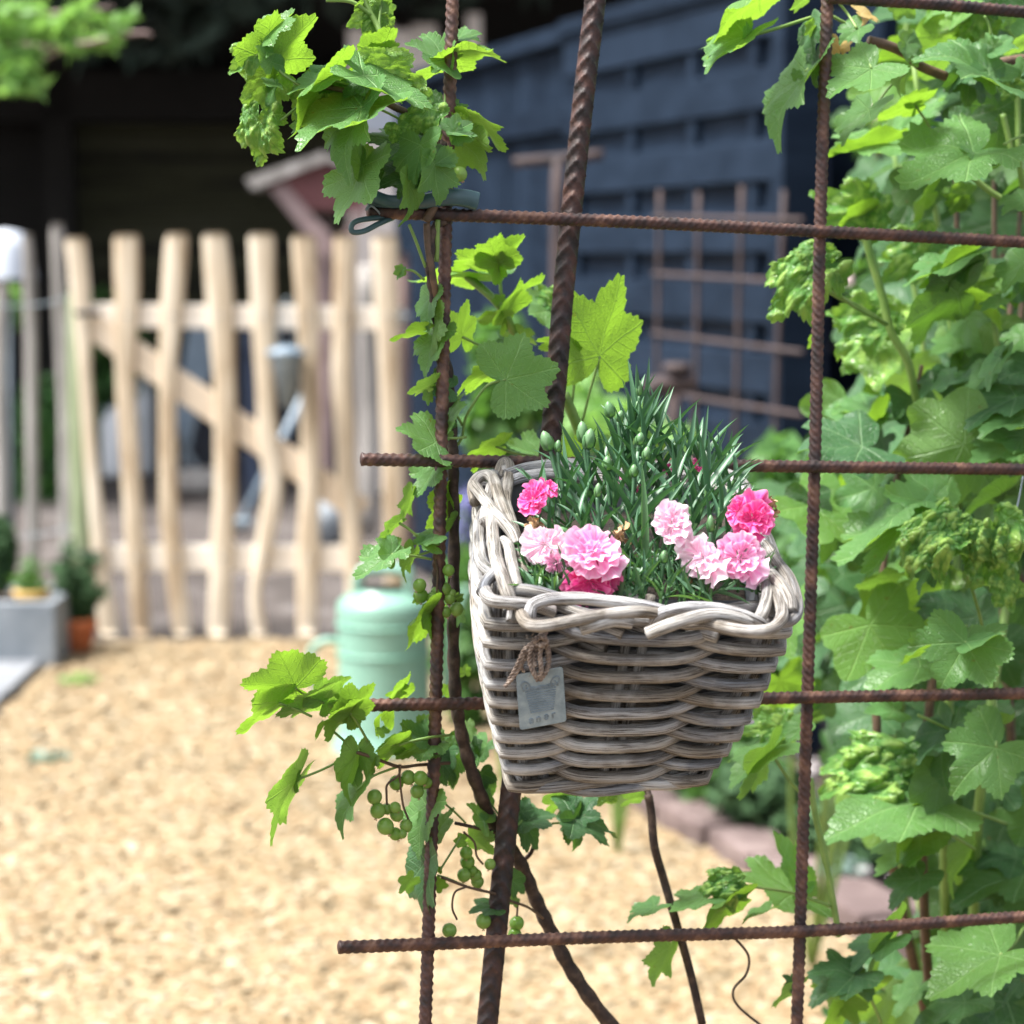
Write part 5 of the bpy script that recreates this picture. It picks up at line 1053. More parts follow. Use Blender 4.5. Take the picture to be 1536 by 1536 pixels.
LB = [(695, 662, 990, 600, 300, 't', 'n', .004, 0), (695, 662, 750, 425, 210, 't', 'n', .004, 0), (695, 662, 900, 808, 220, 't', 'n', .004, 0), (465, 437, 480, 230, 150, 'u', 'y', -.03, 0), (640, 612, 400, 675, 130, 'u', 'y', -.03, 0),
 (1185, 535, 1262, 85, 210, 'u', 'y', -.05, 0), (1185, 535, 1455, 190, 230, 'u', 'y', -.05, 0), (1185, 535, 1030, 420, 160, 'u', 'y', -.052, 0), (1000, 500, 865, 410, 130, 'u', 'y', -.05, 0), (640, 1012, 445, 1052, 130, 'u', 'y', -.03, 0), (870, 1060, 700, 970, 150, 't', 'n', -.08, 0), (1050, 1065, 1085, 900, 140, 'u', 'y', -.05, 0), (1300, 1040, 1180, 950, 160, 't', 'n', -.09, 0), (1500, 1040, 1350, 1000, 120, 'u', 's', -.06, 0),
 (300, 230, 240, 400, 110, 't', 'n', .0, 0), (335, 430, 215, 620, 150, 't', 'n', -.003, 0), (320, 330, 330, 560, 60, 'u', 'n', .002, 0), (245, 412, 70, 430, 70, 'u', 'y', -.01, 0), (390, 700, 260, 650, 150, 't', 'd', -.006, 0), (385, 880, 440, 700, 110, 't', 'n', -.006, 0), (385, 880, 410, 960, 90, 't', 'n', -.006, 0), (300, 690, 170, 735, 90, 'u', 'n', -.002, 0), (290, 740, 280, 800, 60, 'u', 'n', -.002, 0),
 (325, 992, 115, 905, 160, 't', 'n', .002, 0), (325, 992, 180, 1050, 120, 't', 'n', .002, 0), (325, 992, 260, 860, 120, 't', 'n', .002, 0), (330, 1110, 200, 1270, 170, 't', 'n', -.004, 0), (200, 1268, 150, 1412, 60, 'u', 'n', 0, 0), (395, 1290, 250, 1440, 150, 'u', 'y', -.02, 0), (360, 1250, 400, 1400, 60, 'u', 'y', -.02, 0), (130, 1410, 15, 1492, 55, 'u', 'n', .004, 0), (320, 1482, 190, 1522, 80, 't', 'n', .004, 0), (430, 1400, 370, 1470, 60, 'u', 'n', -.01, 0),
 (495, 130, 180, 50, 100, 'u', 'y', -.12, 0), (560, 60, 300, 110, 80, 'u', 'y', -.11, 0), (660, 60, 530, 110, 130, 't', 'n', -.13, 0), (700, 305, 830, 65, 90, 'u', 'y', -.10, 0), (660, 330, 515, 305, 90, 'u', 'y', -.10, 0), (660, 250, 640, 210, 80, 'u', 'y', -.10, 0), (930, 300, 760, 180, 170, 't', 'n', -.16, 0), (940, 260, 860, 150, 110, 't', 's', -.16, 0), (740, 420, 860, 480, 90, 'u', 'n', -.12, 0), (700, 470, 660, 400, 90, 't', 'd', -.14, 0)]
for q_ in merged(LB): put(vine, 'B', *q_[:-1])
put(vine, 'A', 1420, 1310, 1195, 1215, 190, 'u', 'y', -.07); put(vine, 'A', 1420, 1310, 1540, 1140, 190, 'u', 'y', -.07); put(vine, 'A', 1420, 1310, 1330, 1180, 150, 'u', 'y', -.072)
for q_ in ([(695, 660, .004), (600, 690, 0), (525, 785, -.004), (480, 870, -.008), (465, 960, -.01), (430, 1020, -.012)], [(420, 830, -.006), (450, 870, -.008), (465, 900, -.01)], [(465, 437, -.03), (550, 478, -.03), (640, 508, -.03)], [(640, 1010, -.03), (740, 1045, -.035), (870, 1065, -.04)], [(1185, 540, -.05), (1140, 700, -.055), (1095, 880, -.06), (1060, 1000, -.06)], [(1065, 500, -.052), (1055, 650, -.055), (1040, 800, -.058)], [(375, 965, .0), (430, 968, 0), (485, 962, -.002)], [(135, 1412, .004), (180, 1440, .004), (230, 1480, .004)]): pet(vine, 'B', q_, .00085)
pet(vine, 'B', [(740, 430, -.12), (690, 320, -.11), (620, 230, -.11), (490, 120, -.12)], .0028, name='shoot'); pet(vine, 'B', [(1000, 740, -.055), (1050, 860, -.06), (1085, 960, -.065)], .0034, name='shoot')
pet(vine, 'B', [(660, 60, -.11), (668, 200, -.11), (690, 320, -.11)], .0012)
LC = [(478, 772, 300, 600, 230, 'u', 'y', .02, 0), (478, 772, 510, 580, 110, 'u', 'y', .02, 0), (478, 772, 185, 790, 150, 'u', 'y', .02, 0), (395, 848, 150, 975, 120, 'u', 'y', .012, 0), (612, 842, 365, 915, 130, 'u', 'n', .01, 0), (620, 842, 715, 685, 160, 'u', 'n', .012, 0),
 (755, 900, 868, 735, 170, 'u', 'y', .022, 0), (740, 900, 540, 968, 110, 'u', 'y', .022, 0), (755, 900, 700, 780, 130, 'u', 'y', .022, 0), (485, 1235, 265, 1520, 110, 'u', 'n', .01, 0), (470, 1250, 485, 1135, 60, 't', 'n', .008, 0), (1000, 800, 820, 972, 90, 'u', 'y', -.01, 0), (1010, 790, 920, 800, 60, 'u', 'y', -.01, 0), (790, 1290, 640, 1490, 110, 't', 'n', .01, 0), (780, 1120, 680, 1340, 130, 'u', 'n', .008, 0), (800, 1100, 880, 1230, 130, 'u', 'n', .004, 0),
 (1150, 1042, 965, 1110, 200, 't', 'n', -.004, 0), (1150, 1042, 1010, 930, 150, 't', 'n', -.006, 0), (990, 1065, 860, 1060, 100, 'u', 'n', .004, 0), (990, 1065, 810, 1160, 90, 'u', 'y', .008, 0), (920, 1000, 880, 970, 60, 'u', 'n', .004, 0), (960, 105, 755, 212, 140, 't', 'n', .018, 0), (960, 105, 880, 20, 130, 't', 'n', .018, 0), (1170, 60, 1060, 30, 80, 't', 'n', .006, 0), (1060, 100, 985, 230, 80, 'u', 'n', .002, 0), (1150, 395, 970, 555, 110, 'u', 'y', .002, 0), (1150, 400, 1140, 535, 60, 'u', 'n', .0, 0), (1290, 400, 1285, 475, 80, 't', 'n', -.01, 0), (1100, 320, 1060, 350, 50, 'u', 'n', 0, 0), (1290, 330, 1320, 300, 50, 'u', 'n', -.01, 0),
 (1240, 1090, 1290, 1300, 160, 't', 'd', -.03, 0), (1240, 1090, 1200, 1200, 120, 't', 'd', -.03, 0), (1430, 1065, 1350, 1185, 110, 't', 'n', -.03, 0), (1250, 1050, 1230, 1010, 80, 't', 'n', -.02, 0), (1340, 960, 1360, 1050, 60, 'u', 'n', -.03, 0), (1230, 800, 1260, 740, 60, 'u', 'n', -.02, 0), (1330, 700, 1330, 650, 60, 'u', 'n', -.03, 0), (930, 10, 880, 25, 40, 'u', 'n', .01, 0)]
for q_ in merged(LC): put(vine, 'C', *q_[:-1])
for q_ in ([(960, 105, .018), (1060, 112, .012), (1160, 130, .006)], [(478, 775, .02), (520, 800, .016), (620, 850, .012)], [(395, 850, .012), (480, 880, .012), (560, 918, .012)], [(610, 940, .01), (700, 1020, .01), (785, 1095, .008)], [(755, 900, .022), (800, 970, .016), (845, 1050, .01)], [(485, 1235, .01), (620, 1180, .01), (775, 1100, .008)], [(780, 1290, .01), (860, 1220, .008), (1000, 1165, .004)], [(995, 1062, .008), (1060, 1040, .01), (1150, 1022, .012), (1250, 1010, -.004)], [(1090, 110, .004), (1150, 90, .004), (1165, 60, .006)]): pet(vine, 'C', q_, .0008)
pet(vine, 'C', [(780, 1095, .008), (860, 1120, .008), (930, 1148, .006), (1005, 1170, .004), (1100, 1160, -.002), (1250, 1150, -.012)], .0011, 'twig', name='twig')
LD = [(430, 530, 325, 765, 160, 't', 'n', -.008, 0), (430, 600, 440, 530, 90, 't', 'n', -.008, 0), (485, 650, 545, 525, 90, 't', 'n', -.01, 0), (695, 600, 615, 515, 110, 't', 'n', -.02, 0), (695, 600, 650, 590, 70, 't', 'n', -.02, 0), (870, 600, 1030, 540, 150, 't', 'd', -.03, 0), (870, 600, 975, 730, 160, 't', 'd', -.03, 0), (870, 560, 900, 490, 100, 't', 'd', -.03, 0),
 (1110, 590, 1335, 620, 190, 't', 'd', -.04, 0), (1110, 590, 1150, 750, 130, 't', 'd', -.04, 0), (1110, 585, 1220, 470, 160, 't', 'd', -.045, 0), (1100, 620, 1045, 580, 110, 't', 'd', -.042, 0), (640, 680, 750, 745, 110, 'u', 'n', -.03, 0), (600, 690, 548, 690, 70, 'u', 'n', -.016, 0), (425, 785, 385, 1112, 140, 't', 'd', -.006, 0), (360, 870, 298, 935, 80, 'u', 'n', -.004, 0), (480, 900, 520, 850, 70, 'u', 'y', -.01, 0), (480, 830, 475, 790, 40, 'u', 'y', -.01, 0), (820, 870, 895, 935, 110, 't', 'd', -.03, 0), (820, 960, 850, 1000, 50, 'u', 'n', -.03, 0), (735, 1000, 622, 1000, 80, 't', 'd', -.014, 0), (1010, 520, 1110, 460, 90, 'u', 'n', -.06, 0), (1240, 480, 1340, 450, 60, 'u', 's', -.07, 0), (1370, 500, 1470, 470, 70, 'u', 'n', -.06, 0), (1480, 1000, 1345, 1065, 80, 't', 'n', -.05, 0), (1550, 1180, 1462, 1370, 110, 'u', 'n', -.05, 0), (690, 440, 760, 560, 110, 't', 'd', -.035, 0), (680, 380, 700, 470, 130, 't', 'd', -.035, 0), (500, 330, 590, 440, 120, 't', 'd', -.02, 0), (640, 250, 700, 300, 90, 't', 'd', -.03, 0)]
for q_ in merged(LD): put(vine, 'D', *q_[:-1])
for q_ in ([(1010, 612, -.03), (1050, 608, -.035), (1110, 590, -.04)], [(870, 600, -.03), (850, 620, -.025), (830, 640, -.02)], [(490, 830, -.005), (540, 750, -.012), (590, 670, -.014)], [(490, 500, -.01), (560, 560, -.012), (610, 610, -.014)], [(690, 470, -.03), (740, 540, -.03), (780, 600, -.03)], [(480, 850, -.006), (540, 870, -.008), (620, 905, -.008)]): pet(vine, 'D', q_, .0007)
# withered scrap seen on the reverse above
# berries
def berrymesh():
    bm = bmesh.new(); bmesh.ops.create_uvsphere(bm, u_segments=20, v_segments=14, radius=1); me = bpy.data.meshes.new('berry'); bm.to_mesh(me); bm.free(); me.materials.append(MAT['berry']); me.polygons.foreach_set('use_smooth', [True] * len(me.polygons)); return me
BME = berrymesh()
mb_ = MB()
for k in range(6): a_ = k * PI / 3; mb_.tube([(0, 0, -.96), (.10 * math.cos(a_), .10 * math.sin(a_), -1.10), (.20 * math.cos(a_), .2 * math.sin(a_), -1.22)], .045, 5, 2)
CALYX = meshdata('calyx', mb_.V, mb_.F, MAT['dry'])
def cluster(k, rach, berries, off):
    st_ = pet(vine, k, rach, .0007, 'twig', name='berry_cluster', off=off)
    for x, y, r in berries:
        o_ = off + random.uniform(-.004, .006); c = MP(*cr(k, x, y), o_); R_ = r / CROP[k][2] * (c - CP).dot(CF) / FOC
        m = Matrix.Translation(c) @ Matrix.Rotation(random.uniform(-.5, .5), 4, 'X') @ Matrix.Rotation(random.uniform(-.5, .5), 4, 'Y') @ Matrix.Diagonal((R_, R_, R_ * 1.04, 1))
        b_ = obj('berry', BME, st_, m); cy = bpy.data.objects.new('calyx', CALYX)
        cy = obj('calyx', CALYX, st_, m.copy())
cluster('D', [(310, 340), (300, 390), (250, 430), (245, 480), (250, 560)], [(190, 490, 35), (205, 553, 36), (240, 625, 39), (286, 660, 30), (292, 572, 32), (335, 622, 30), (246, 545, 26), (285, 538, 26), (318, 660, 22)], .008)
cluster('D', [(305, 340), (306, 400), (320, 520), (345, 590), (360, 612)], [(290, 425, 34), (345, 400, 34), (402, 403, 34), (386, 464, 32), (430, 425, 26)], .006)
cluster('D', [(600, 650), (650, 700), (660, 760), (690, 800)], [(612, 748, 30), (618, 790, 34), (602, 850, 32), (655, 850, 30), (664, 880, 30), (642, 830, 24), (722, 800, 26)], -.014)
cluster('D', [(610, 905), (560, 930), (548, 1000), (570, 1055)], [(535, 1105, 34)], -.006)
cluster('D', [(740, 1000), (700, 1020), (692, 1040)], [(692, 1062, 35)], -.016)
cluster('D', [(850, 980), (848, 1010), (846, 1040)], [(845, 1072, 34), (836, 1125, 32)], -.03)
cluster('C', [(1180, 130), (1190, 190), (1185, 300)], [(1245, 185, 30), (1100, 260, 34), (1105, 312, 37), (1165, 325, 34), (1180, 290, 24)], .004)
cluster('C', [(1250, 200), (1240, 300), (1250, 360)], [(1228, 278, 32), (1252, 325, 30), (1285, 380, 35), (1148, 375, 34), (1230, 395, 28), (1262, 300, 22)], -.004)
cluster('A', [(1160, 740), (1175, 800), (1190, 830)], [(1220, 842, 40)], .022)

# ------------------------------------------------------------------ big currant bush on the right
cb = thing('currant_bush', 'large currant bush with blistered leaves filling the right of the picture behind the mesh', 'bush', MP(1500, 2300, -.5))
def P_(lst, k):
    for q_ in merged(lst): put(cb, k, *q_)
P_([(400, 0, 90, 130, 130, 'u', 'y', -.02), (345, 155, 150, 310, 110, 't', 'n', -.02), (345, 150, 345, 90, 50, 't', 'n', -.02), (600, 308, 378, 575, 110, 't', 'n', -.02), (560, 330, 545, 290, 50, 't', 'n', -.02), (640, 1150, 395, 1350, 240, 't', 'b', -.05), (700, 1130, 500, 1160, 170, 't', 'b', -.05), (590, 0, 520, 40, 60, 'u', 'n', -.05)], 'I')
for q_ in ([(345, 158, -.02), (480, 120, -.022), (670, 65, -.03), (760, 95, -.03), (810, 120, -.03)], [(600, 308, -.02), (650, 250, -.03), (700, 180, -.03)], [(650, 1180, -.05), (780, 1300, -.06), (900, 1370, -.1)]): pet(cb, 'I', q_, .0011)
P_([(490, 472, 168, 655, 190, 't', 'n', .016), (490, 472, 815, 480, 190, 't', 'n', .014), (490, 472, 505, 665, 190, 't', 'n', .016), (490, 472, 300, 400, 120, 't', 'n', .014), (400, 195, 385, 345, 240, 't', 'n', -.02), (400, 195, 555, 200, 130, 't', 'n', -.02), (400, 195, 240, 260, 120, 't', 'n', -.02),
    (700, 15, 790, 135, 210, 't', 'n', -.03), (1250, 100, 880, 220, 220, 'u', 's', -.12), (1230, 120, 1060, 270, 220, 'u', 's', -.12), (730, 300, 870, 290, 200, 't', 'n', -.03), (740, 320, 810, 470, 150, 't', 'n', -.03),
    (1310, 520, 880, 240, 170, 't', 'n', -.01), (1300, 500, 1130, 300, 200, 't', 'n', -.012), (1300, 500, 1420, 570, 90, 't', 'n', -.01), (1310, 350, 1470, 240, 170, 't', 'n', -.02), (1310, 340, 1300, 210, 150, 't', 'n', -.02),
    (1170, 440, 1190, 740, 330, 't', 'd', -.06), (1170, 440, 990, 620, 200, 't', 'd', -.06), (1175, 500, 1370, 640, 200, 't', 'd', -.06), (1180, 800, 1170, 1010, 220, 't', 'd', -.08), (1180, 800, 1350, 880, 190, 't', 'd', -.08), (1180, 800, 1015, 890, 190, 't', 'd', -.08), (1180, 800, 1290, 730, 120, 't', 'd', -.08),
    (475, 755, 270, 1000, 210, 't', 'n', -.03), (790, 722, 500, 775, 150, 'u', 'y', -.06), (790, 722, 860, 590, 100, 'u', 'y', -.06), (690, 530, 650, 675, 110, 'u', 'n', -.03), (545, 985, 190, 1020, 170, 't', 'n', -.14), (545, 985, 100, 1010, 60, 'u', 'y', -.14), (870, 1030, 400, 1000, 190, 't', 'n', -.17), (720, 880, 990, 620, 160, 't', 'n', -.2), (880, 830, 690, 840, 130, 't', 'n', -.2),
    (1190, 1050, 820, 1330, 250, 't', 'n', -.025), (1190, 1050, 640, 1230, 180, 't', 'n', -.025), (1190, 1050, 940, 960, 170, 't', 'n', -.025), (1190, 1050, 1415, 960, 170, 't', 'n', -.022), (1190, 1060, 1380, 1100, 100, 't', 'n', -.022),
    (440, 1480, 80, 1300, 320, 't', 's', -.16), (440, 1480, 480, 1190, 330, 't', 's', -.16), (440, 1480, 610, 1350, 260, 'u', 's', -.16), (430, 1480, 200, 1530, 200, 'u', 'y', -.16), (130, 160, 15, 380, 150, 't', 'd', -.014), (110, 380, 90, 612, 120, 't', 'd', -.014), (90, 180, 20, 240, 100, 'u', 'n', -.014),
    (210, 300, 250, 450, 90, 't', 'w', -.006), (320, 310, 270, 380, 60, 't', 'w', -.006), (420, 90, 560, 130, 70, 't', 'w', -.03), (430, 160, 490, 90, 50, 't', 'w', -.03), (880, 1340, 690, 1500, 130, 'u', 'y', -.15), (1120, 1340, 940, 1300, 180, 'u', 's', -.14), (1110, 1400, 1000, 1420, 110, 'u', 'y', -.14), (1536, 1380, 1375, 1470, 170, 't', 'n', -.02), (1536, 300, 1380, 370, 120, 'u', 'n', -.05), (1450, 600, 1380, 680, 130, 't', 's', -.03), (1536, 600, 1420, 590, 110, 't', 's', -.03), (1536, 430, 1500, 540, 110, 't', 'n', -.02), (1410, 130, 1480, 60, 130, 'u', 'd', -.05)], 'E')
for q_ in ([(490, 470, .016), (455, 390, .005), (440, 300, -.02)], [(1310, 240, -.02), (1295, 170, -.02), (1265, 110, -.02)], [(500, 745, -.03), (620, 590, -.03), (730, 500, -.03)], [(790, 722, -.06), (850, 810, -.08), (900, 890, -.1)], [(1536, 925, -.03), (1450, 960, -.025), (1400, 990, -.022)], [(260, 10, -.03), (330, 100, -.03), (390, 195, -.02)]): pet(cb, 'E', q_, .0009)
for q_ in ([(470, 280, -.035), (560, 300, -.035), (650, 330, -.035), (740, 380, -.035), (830, 455, -.035), (1000, 525, -.035)], [(1320, 460, -.04), (1400, 425, -.04), (1560, 400, -.04)]): pet(cb, 'E', q_, .0034, 'twig', name='branch')
for q_ in ([(1060, 1120, -.1), (1200, 1230, -.1), (1330, 1330, -.1), (1536, 1440, -.1)], [(1490, 500, -.1), (1495, 800, -.1), (1500, 1080, -.1), (1560, 1536, -.12)], [(1390, 780, -.1), (1430, 950, -.1), (1460, 1100, -.1)]): pet(cb, 'E', q_, .0022, name='shoot')
P_([(1080, 550, 620, 650, 210, 'u', 'd', -.10), (1080, 550, 840, 885, 230, 'u', 'd', -.10), (1080, 550, 900, 470, 140, 'u', 'd', -.10), (1120, 300, 685, 505, 110, 't', 'n', -.08), (1120, 310, 760, 470, 90, 'u', 'y', -.085), (1130, 340, 960, 480, 130, 't', 'd', -.09), (1536, 330, 1380, 560, 230, 't', 'n', -.05), (1150, 520, 1410, 350, 190, 'u', 's', -.14), (1110, 560, 1430, 700, 140, 'u', 'y', -.14), (1100, 560, 1000, 740, 120, 'u', 'y', -.13),
    (520, 720, 190, 660, 200, 't', 's', -.18), (520, 720, 230, 960, 260, 't', 's', -.18), (600, 900, 280, 1050, 240, 't', 's', -.22), (480, 1370, 150, 1530, 260, 't', 'n', -.22), (480, 1370, 200, 1360, 140, 't', 'n', -.22), (560, 1380, 380, 1536, 120, 'u', 'y', -.2), (1370, 985, 1235, 1200, 120, 't', 'd', -.03), (1370, 985, 1390, 850, 60, 't', 'd', -.03), (1030, 1120, 780, 1220, 150, 't', 'd', -.16), (860, 260, 560, 430, 260, 't', 's', -.16), (850, 200, 540, 300, 220, 't', 's', -.18), (110, 300, -20, 420, 120, 't', 's', -.05), (100, 850, 40, 930, 60, 'u', 'y', -.08), (1360, 600, 1230, 670, 90, 't', 'n', -.06), (1070, 900, 880, 940, 130, 't', 'n', -.2), (1536, 850, 1380, 960, 180, 't', 'n', -.1), (1300, 1100, 1040, 1290, 190, 't', 'n', -.13), (1480, 1260, 1100, 1400, 230, 't', 'd', -.09), (1536, 1390, 1210, 1530, 250, 't', 'n', -.07)], 'F')
pet(cb, 'F', [(440, 120, -.15), (490, 320, -.15), (560, 550, -.15), (620, 800, -.15), (740, 1020, -.15), (800, 1280, -.16), (880, 1530, -.18), (960, 1800, -.2)], .0030, name='shoot'); pet(cb, 'F', [(160, 510, -.06), (280, 580, -.08), (400, 640, -.1), (590, 760, -.14)], .0018, name='shoot')
P_([(955, 545, 550, 500, 260, 't', 'n', -.05), (955, 545, 1090, 340, 220, 't', 'n', -.05), (955, 545, 780, 340, 200, 't', 'n', -.05), (1400, 455, 1010, 560, 190, 'u', 'd', -.07), (1400, 450, 1330, 340, 180, 'u', 'd', -.07), (1010, 690, 620, 860, 300, 't', 'b', .004), (960, 720, 640, 990, 230, 't', 'b', .004), (1140, 690, 1040, 740, 110, 't', 'b', .010), (1180, 720, 1080, 1020, 240, 't', 'b', .006), (1300, 780, 1260, 1040, 210, 't', 'b', .008), (1330, 770, 1480, 1280, 300, 't', 'b', .006), (1420, 760, 1560, 700, 230, 't', 'b', .010), (1400, 1080, 1490, 1300, 210, 't', 's', .002),
    (740, 600, 190, 905, 200, 't', 'n', -.06), (740, 620, 400, 1010, 270, 't', 'n', -.06), (930, 960, 765, 1100, 110, 't', 'd', -.02), (1000, 850, 860, 890, 120, 't', 'n', -.03), (1536, 60, 1140, 260, 300, 't', 'n', -.08), (1536, 60, 1210, 60, 260, 't', 'n', -.08), (1000, 1200, 780, 1310, 200, 't', 'd', -.12), (1220, 1300, 1040, 1110, 300, 't', 'd', -.10), (640, 1040, 360, 1080, 100, 'u', 'n', -.12), (570, 1330, 330, 1430, 110, 'u', 'y', -.2), (560, 90, 450, 250, 160, 't', 'd', -.22), (270, 450, 60, 560, 200, 'u', 'y', -.25), (280, 600, 150, 720, 180, 't', 'n', -.25)], 'G')
for q_ in ([(955, 545, -.05), (1000, 610, -.04), (1035, 680, -.02)], [(830, 860, .0), (900, 930, -.02), (1000, 1010, -.04)], [(1150, 1020, .0), (1200, 1180, -.03), (1245, 1350, -.05), (1260, 1536, -.06)]): pet(cb, 'G', q_, .0012)
wire_ = tube('tie_wire', [MP(*cr('G', x, y), -.002) for x, y in ((1530, 340), (1500, 500), (1462, 665))], .0006, MAT['zinc'], cb, 6)
P_([(1240, 215, 1080, 440, 260, 't', 'n', .002), (1240, 215, 1300, 400, 200, 't', 'n', .002), (1240, 215, 990, 190, 190, 't', 'n', .002), (1240, 215, 1420, 330, 180, 't', 'n', .002), (1245, 212, 1465, 115, 140, 't', 'n', .002), (1000, 262, 870, 305, 40, 'u', 'y', .004),
    (1395, 745, 1385, 1058, 260, 't', 'n', -.02), (1395, 745, 1120, 900, 230, 't', 'n', -.02), (1395, 745, 1540, 600, 220, 't', 'n', -.02), (1395, 745, 1500, 900, 200, 't', 'n', -.02), (1395, 745, 1230, 680, 150, 't', 'n', -.02), (1160, 650, 1050, 930, 190, 't', 'd', -.07), (1160, 650, 960, 780, 160, 't', 'd', -.07), (1395, 640, 1210, 640, 110, 'u', 'n', -.05),
    (1000, 1022, 520, 1080, 240, 't', 'n', -.10), (1000, 1022, 600, 1230, 200, 't', 'n', -.10), (1000, 1022, 640, 920, 180, 't', 'd', -.10), (930, 860, 540, 740, 200, 't', 'b', -.12), (900, 900, 500, 880, 240, 't', 'b', -.12), (1010, 330, 700, 400, 210, 't', 'n', -.08), (880, 560, 720, 560, 110, 't', 'n', -.1), (260, 760, 10, 880, 140, 't', 'n', -.06), (260, 760, 70, 1010, 120, 'u', 'n', -.06), (300, 640, 110, 660, 180, 't', 's', -.08), (410, 640, 330, 730, 130, 't', 'n', -.06), (1000, 1110, 830, 1290, 110, 'u', 'y', -.11), (1020, 1200, 760, 1390, 200, 't', 'n', -.12), (380, 1480, 40, 1390, 180, 't', 'n', -.10), (390, 1430, 310, 1150, 140, 't', 'n', -.10), (1260, 1260, 1090, 1500, 130, 'u', 'n', -.14),
    (1536, 1380, 1150, 1470, 270, 't', 'd', -.12), (1500, 1300, 1290, 1330, 180, 't', 'd', -.14), (1010, 1400, 830, 1530, 180, 't', 'd', -.1), (1140, 980, 1010, 1080, 120, 't', 'n', -.13), (800, 80, 640, 180, 130, 'u', 'y', -.25), (1130, 30, 980, 90, 160, 't', 'd', -.12)], 'H')
for q_ in ([(1240, 215, .002), (1250, 180, -.01), (1245, 130, -.03)], [(1395, 745, -.02), (1400, 640, -.03), (1390, 500, -.05), (1380, 380, -.05)], [(1000, 1025, -.1), (1120, 1045, -.1), (1290, 1075, -.1), (1450, 1130, -.1)], [(1000, 580, -.06), (1090, 620, -.06), (1200, 670, -.06)], [(1060, 1125, -.11), (1160, 1180, -.11), (1290, 1260, -.11)], [(260, 770, -.06), (330, 880, -.06), (410, 980, -.06)]): pet(cb, 'H', q_, .0011)
pet(cb, 'H', [(455, 900, -.06), (480, 1080, -.06), (520, 1250, -.06), (560, 1450, -.06), (600, 1700, -.06)], .0022, name='shoot')
P_([(1330, 1240, 980, 1350, 200, 't', 'n', -.02), (1330, 1240, 1120, 1510, 220, 't', 'n', -.02), (1330, 1240, 1150, 1180, 160, 't', 'n', -.02), (1330, 1240, 1450, 1200, 170, 't', 'n', -.02), (1330, 1240, 1300, 1400, 180, 't', 'n', -.02), (700, 1330, 490, 1420, 170, 't', 'd', -.06), (700, 1330, 530, 1270, 160, 't', 'd', -.06), (840, 1180, 665, 1275, 130, 't', 'd', -.06), (870, 1140, 690, 1330, 90, 'u', 'n', -.07), (445, 1390, 320, 1435, 60, 'u', 'n', -.05), (440, 1370, 410, 1320, 60, 't', 'd', -.05), (190, 930, 20, 940, 130, 't', 'b', -.04), (180, 940, 60, 1040, 120, 't', 'b', -.04), (190, 1010, -20, 1100, 90, 'u', 'y', -.04), (60, 1000, -100, 1030, 90, 't', 'n', -.045),
    (740, 1420, 480, 1500, 130, 'u', 'y', -.1), (620, 1410, 740, 1540, 130, 'u', 'y', -.1), (1180, 1440, 1000, 1530, 150, 't', 'd', -.08), (330, 1045, 215, 1100, 40, 't', 'n', -.05), (980, 1380, 860, 1500, 110, 't', 'n', -.12), (1433, 1340, 1320, 1430, 120, 't', 'd', -.1)], 'J')
for q_ in ([(190, 935, -.04), (300, 950, -.045), (430, 970, -.05), (520, 1000, -.055), (600, 1030, -.06)], [(1330, 1240, -.02), (1390, 1190, -.03), (1433, 1120, -.04)], [(700, 1330, -.06), (760, 1400, -.07), (820, 1530, -.08)]): pet(cb, 'J', q_, .0011)
# filling leaves, deeper in the bush
def xb(y):
    pts = [(0, 1330), (250, 1300), (560, 1270), (640, 1190), (820, 1150), (1060, 1140), (1150, 1250), (1260, 1330), (1400, 1420), (1450, 1290), (1536, 1230)]
    for (y0, x0), (y1, x1) in zip(pts, pts[1:]):
        if y0 <= y <= y1: return x0 + (x1 - x0) * (y - y0) / (y1 - y0)
    return 1300
def dens(x, y):
    e = min(1, max(0, (x - xb(y)) / 90)); d_ = 1.0
    if y < -60: return e * .9  # bush carried on above the frame, added to cut sky light
    if y < 560 and x < 1440: d_ = .42
    if 1200 < y < 1480 and x < 1420: d_ = .30
    return e * d_
def fill_leaf(lib_off, ylo=-60):
    while True:
        x, y = random.uniform(1120, 1700), random.uniform(ylo, 1600)
        if random.random() < dens(x, y): break
    o_ = -random.uniform(*lib_off); B = MP(x, y, o_); a_ = random.uniform(PI * .15, PI * 1.05); L = random.uniform(.030, .055)
    T = B + c2w((math.cos(a_) * L, math.sin(a_) * L * .8, random.uniform(-.5, .35) * L)); r_ = random.random()
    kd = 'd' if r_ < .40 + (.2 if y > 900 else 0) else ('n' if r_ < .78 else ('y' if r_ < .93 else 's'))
    return B, T, L * random.uniform(.7, 1.5), ('u' if random.random() < .27 else 't'), kd
random.seed(77)
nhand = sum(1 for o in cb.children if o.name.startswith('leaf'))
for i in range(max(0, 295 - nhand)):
    B, T, w_, s_, kd = fill_leaf((.08, .34)); leaf(cb, B, T, w_, s_, kd, LF)
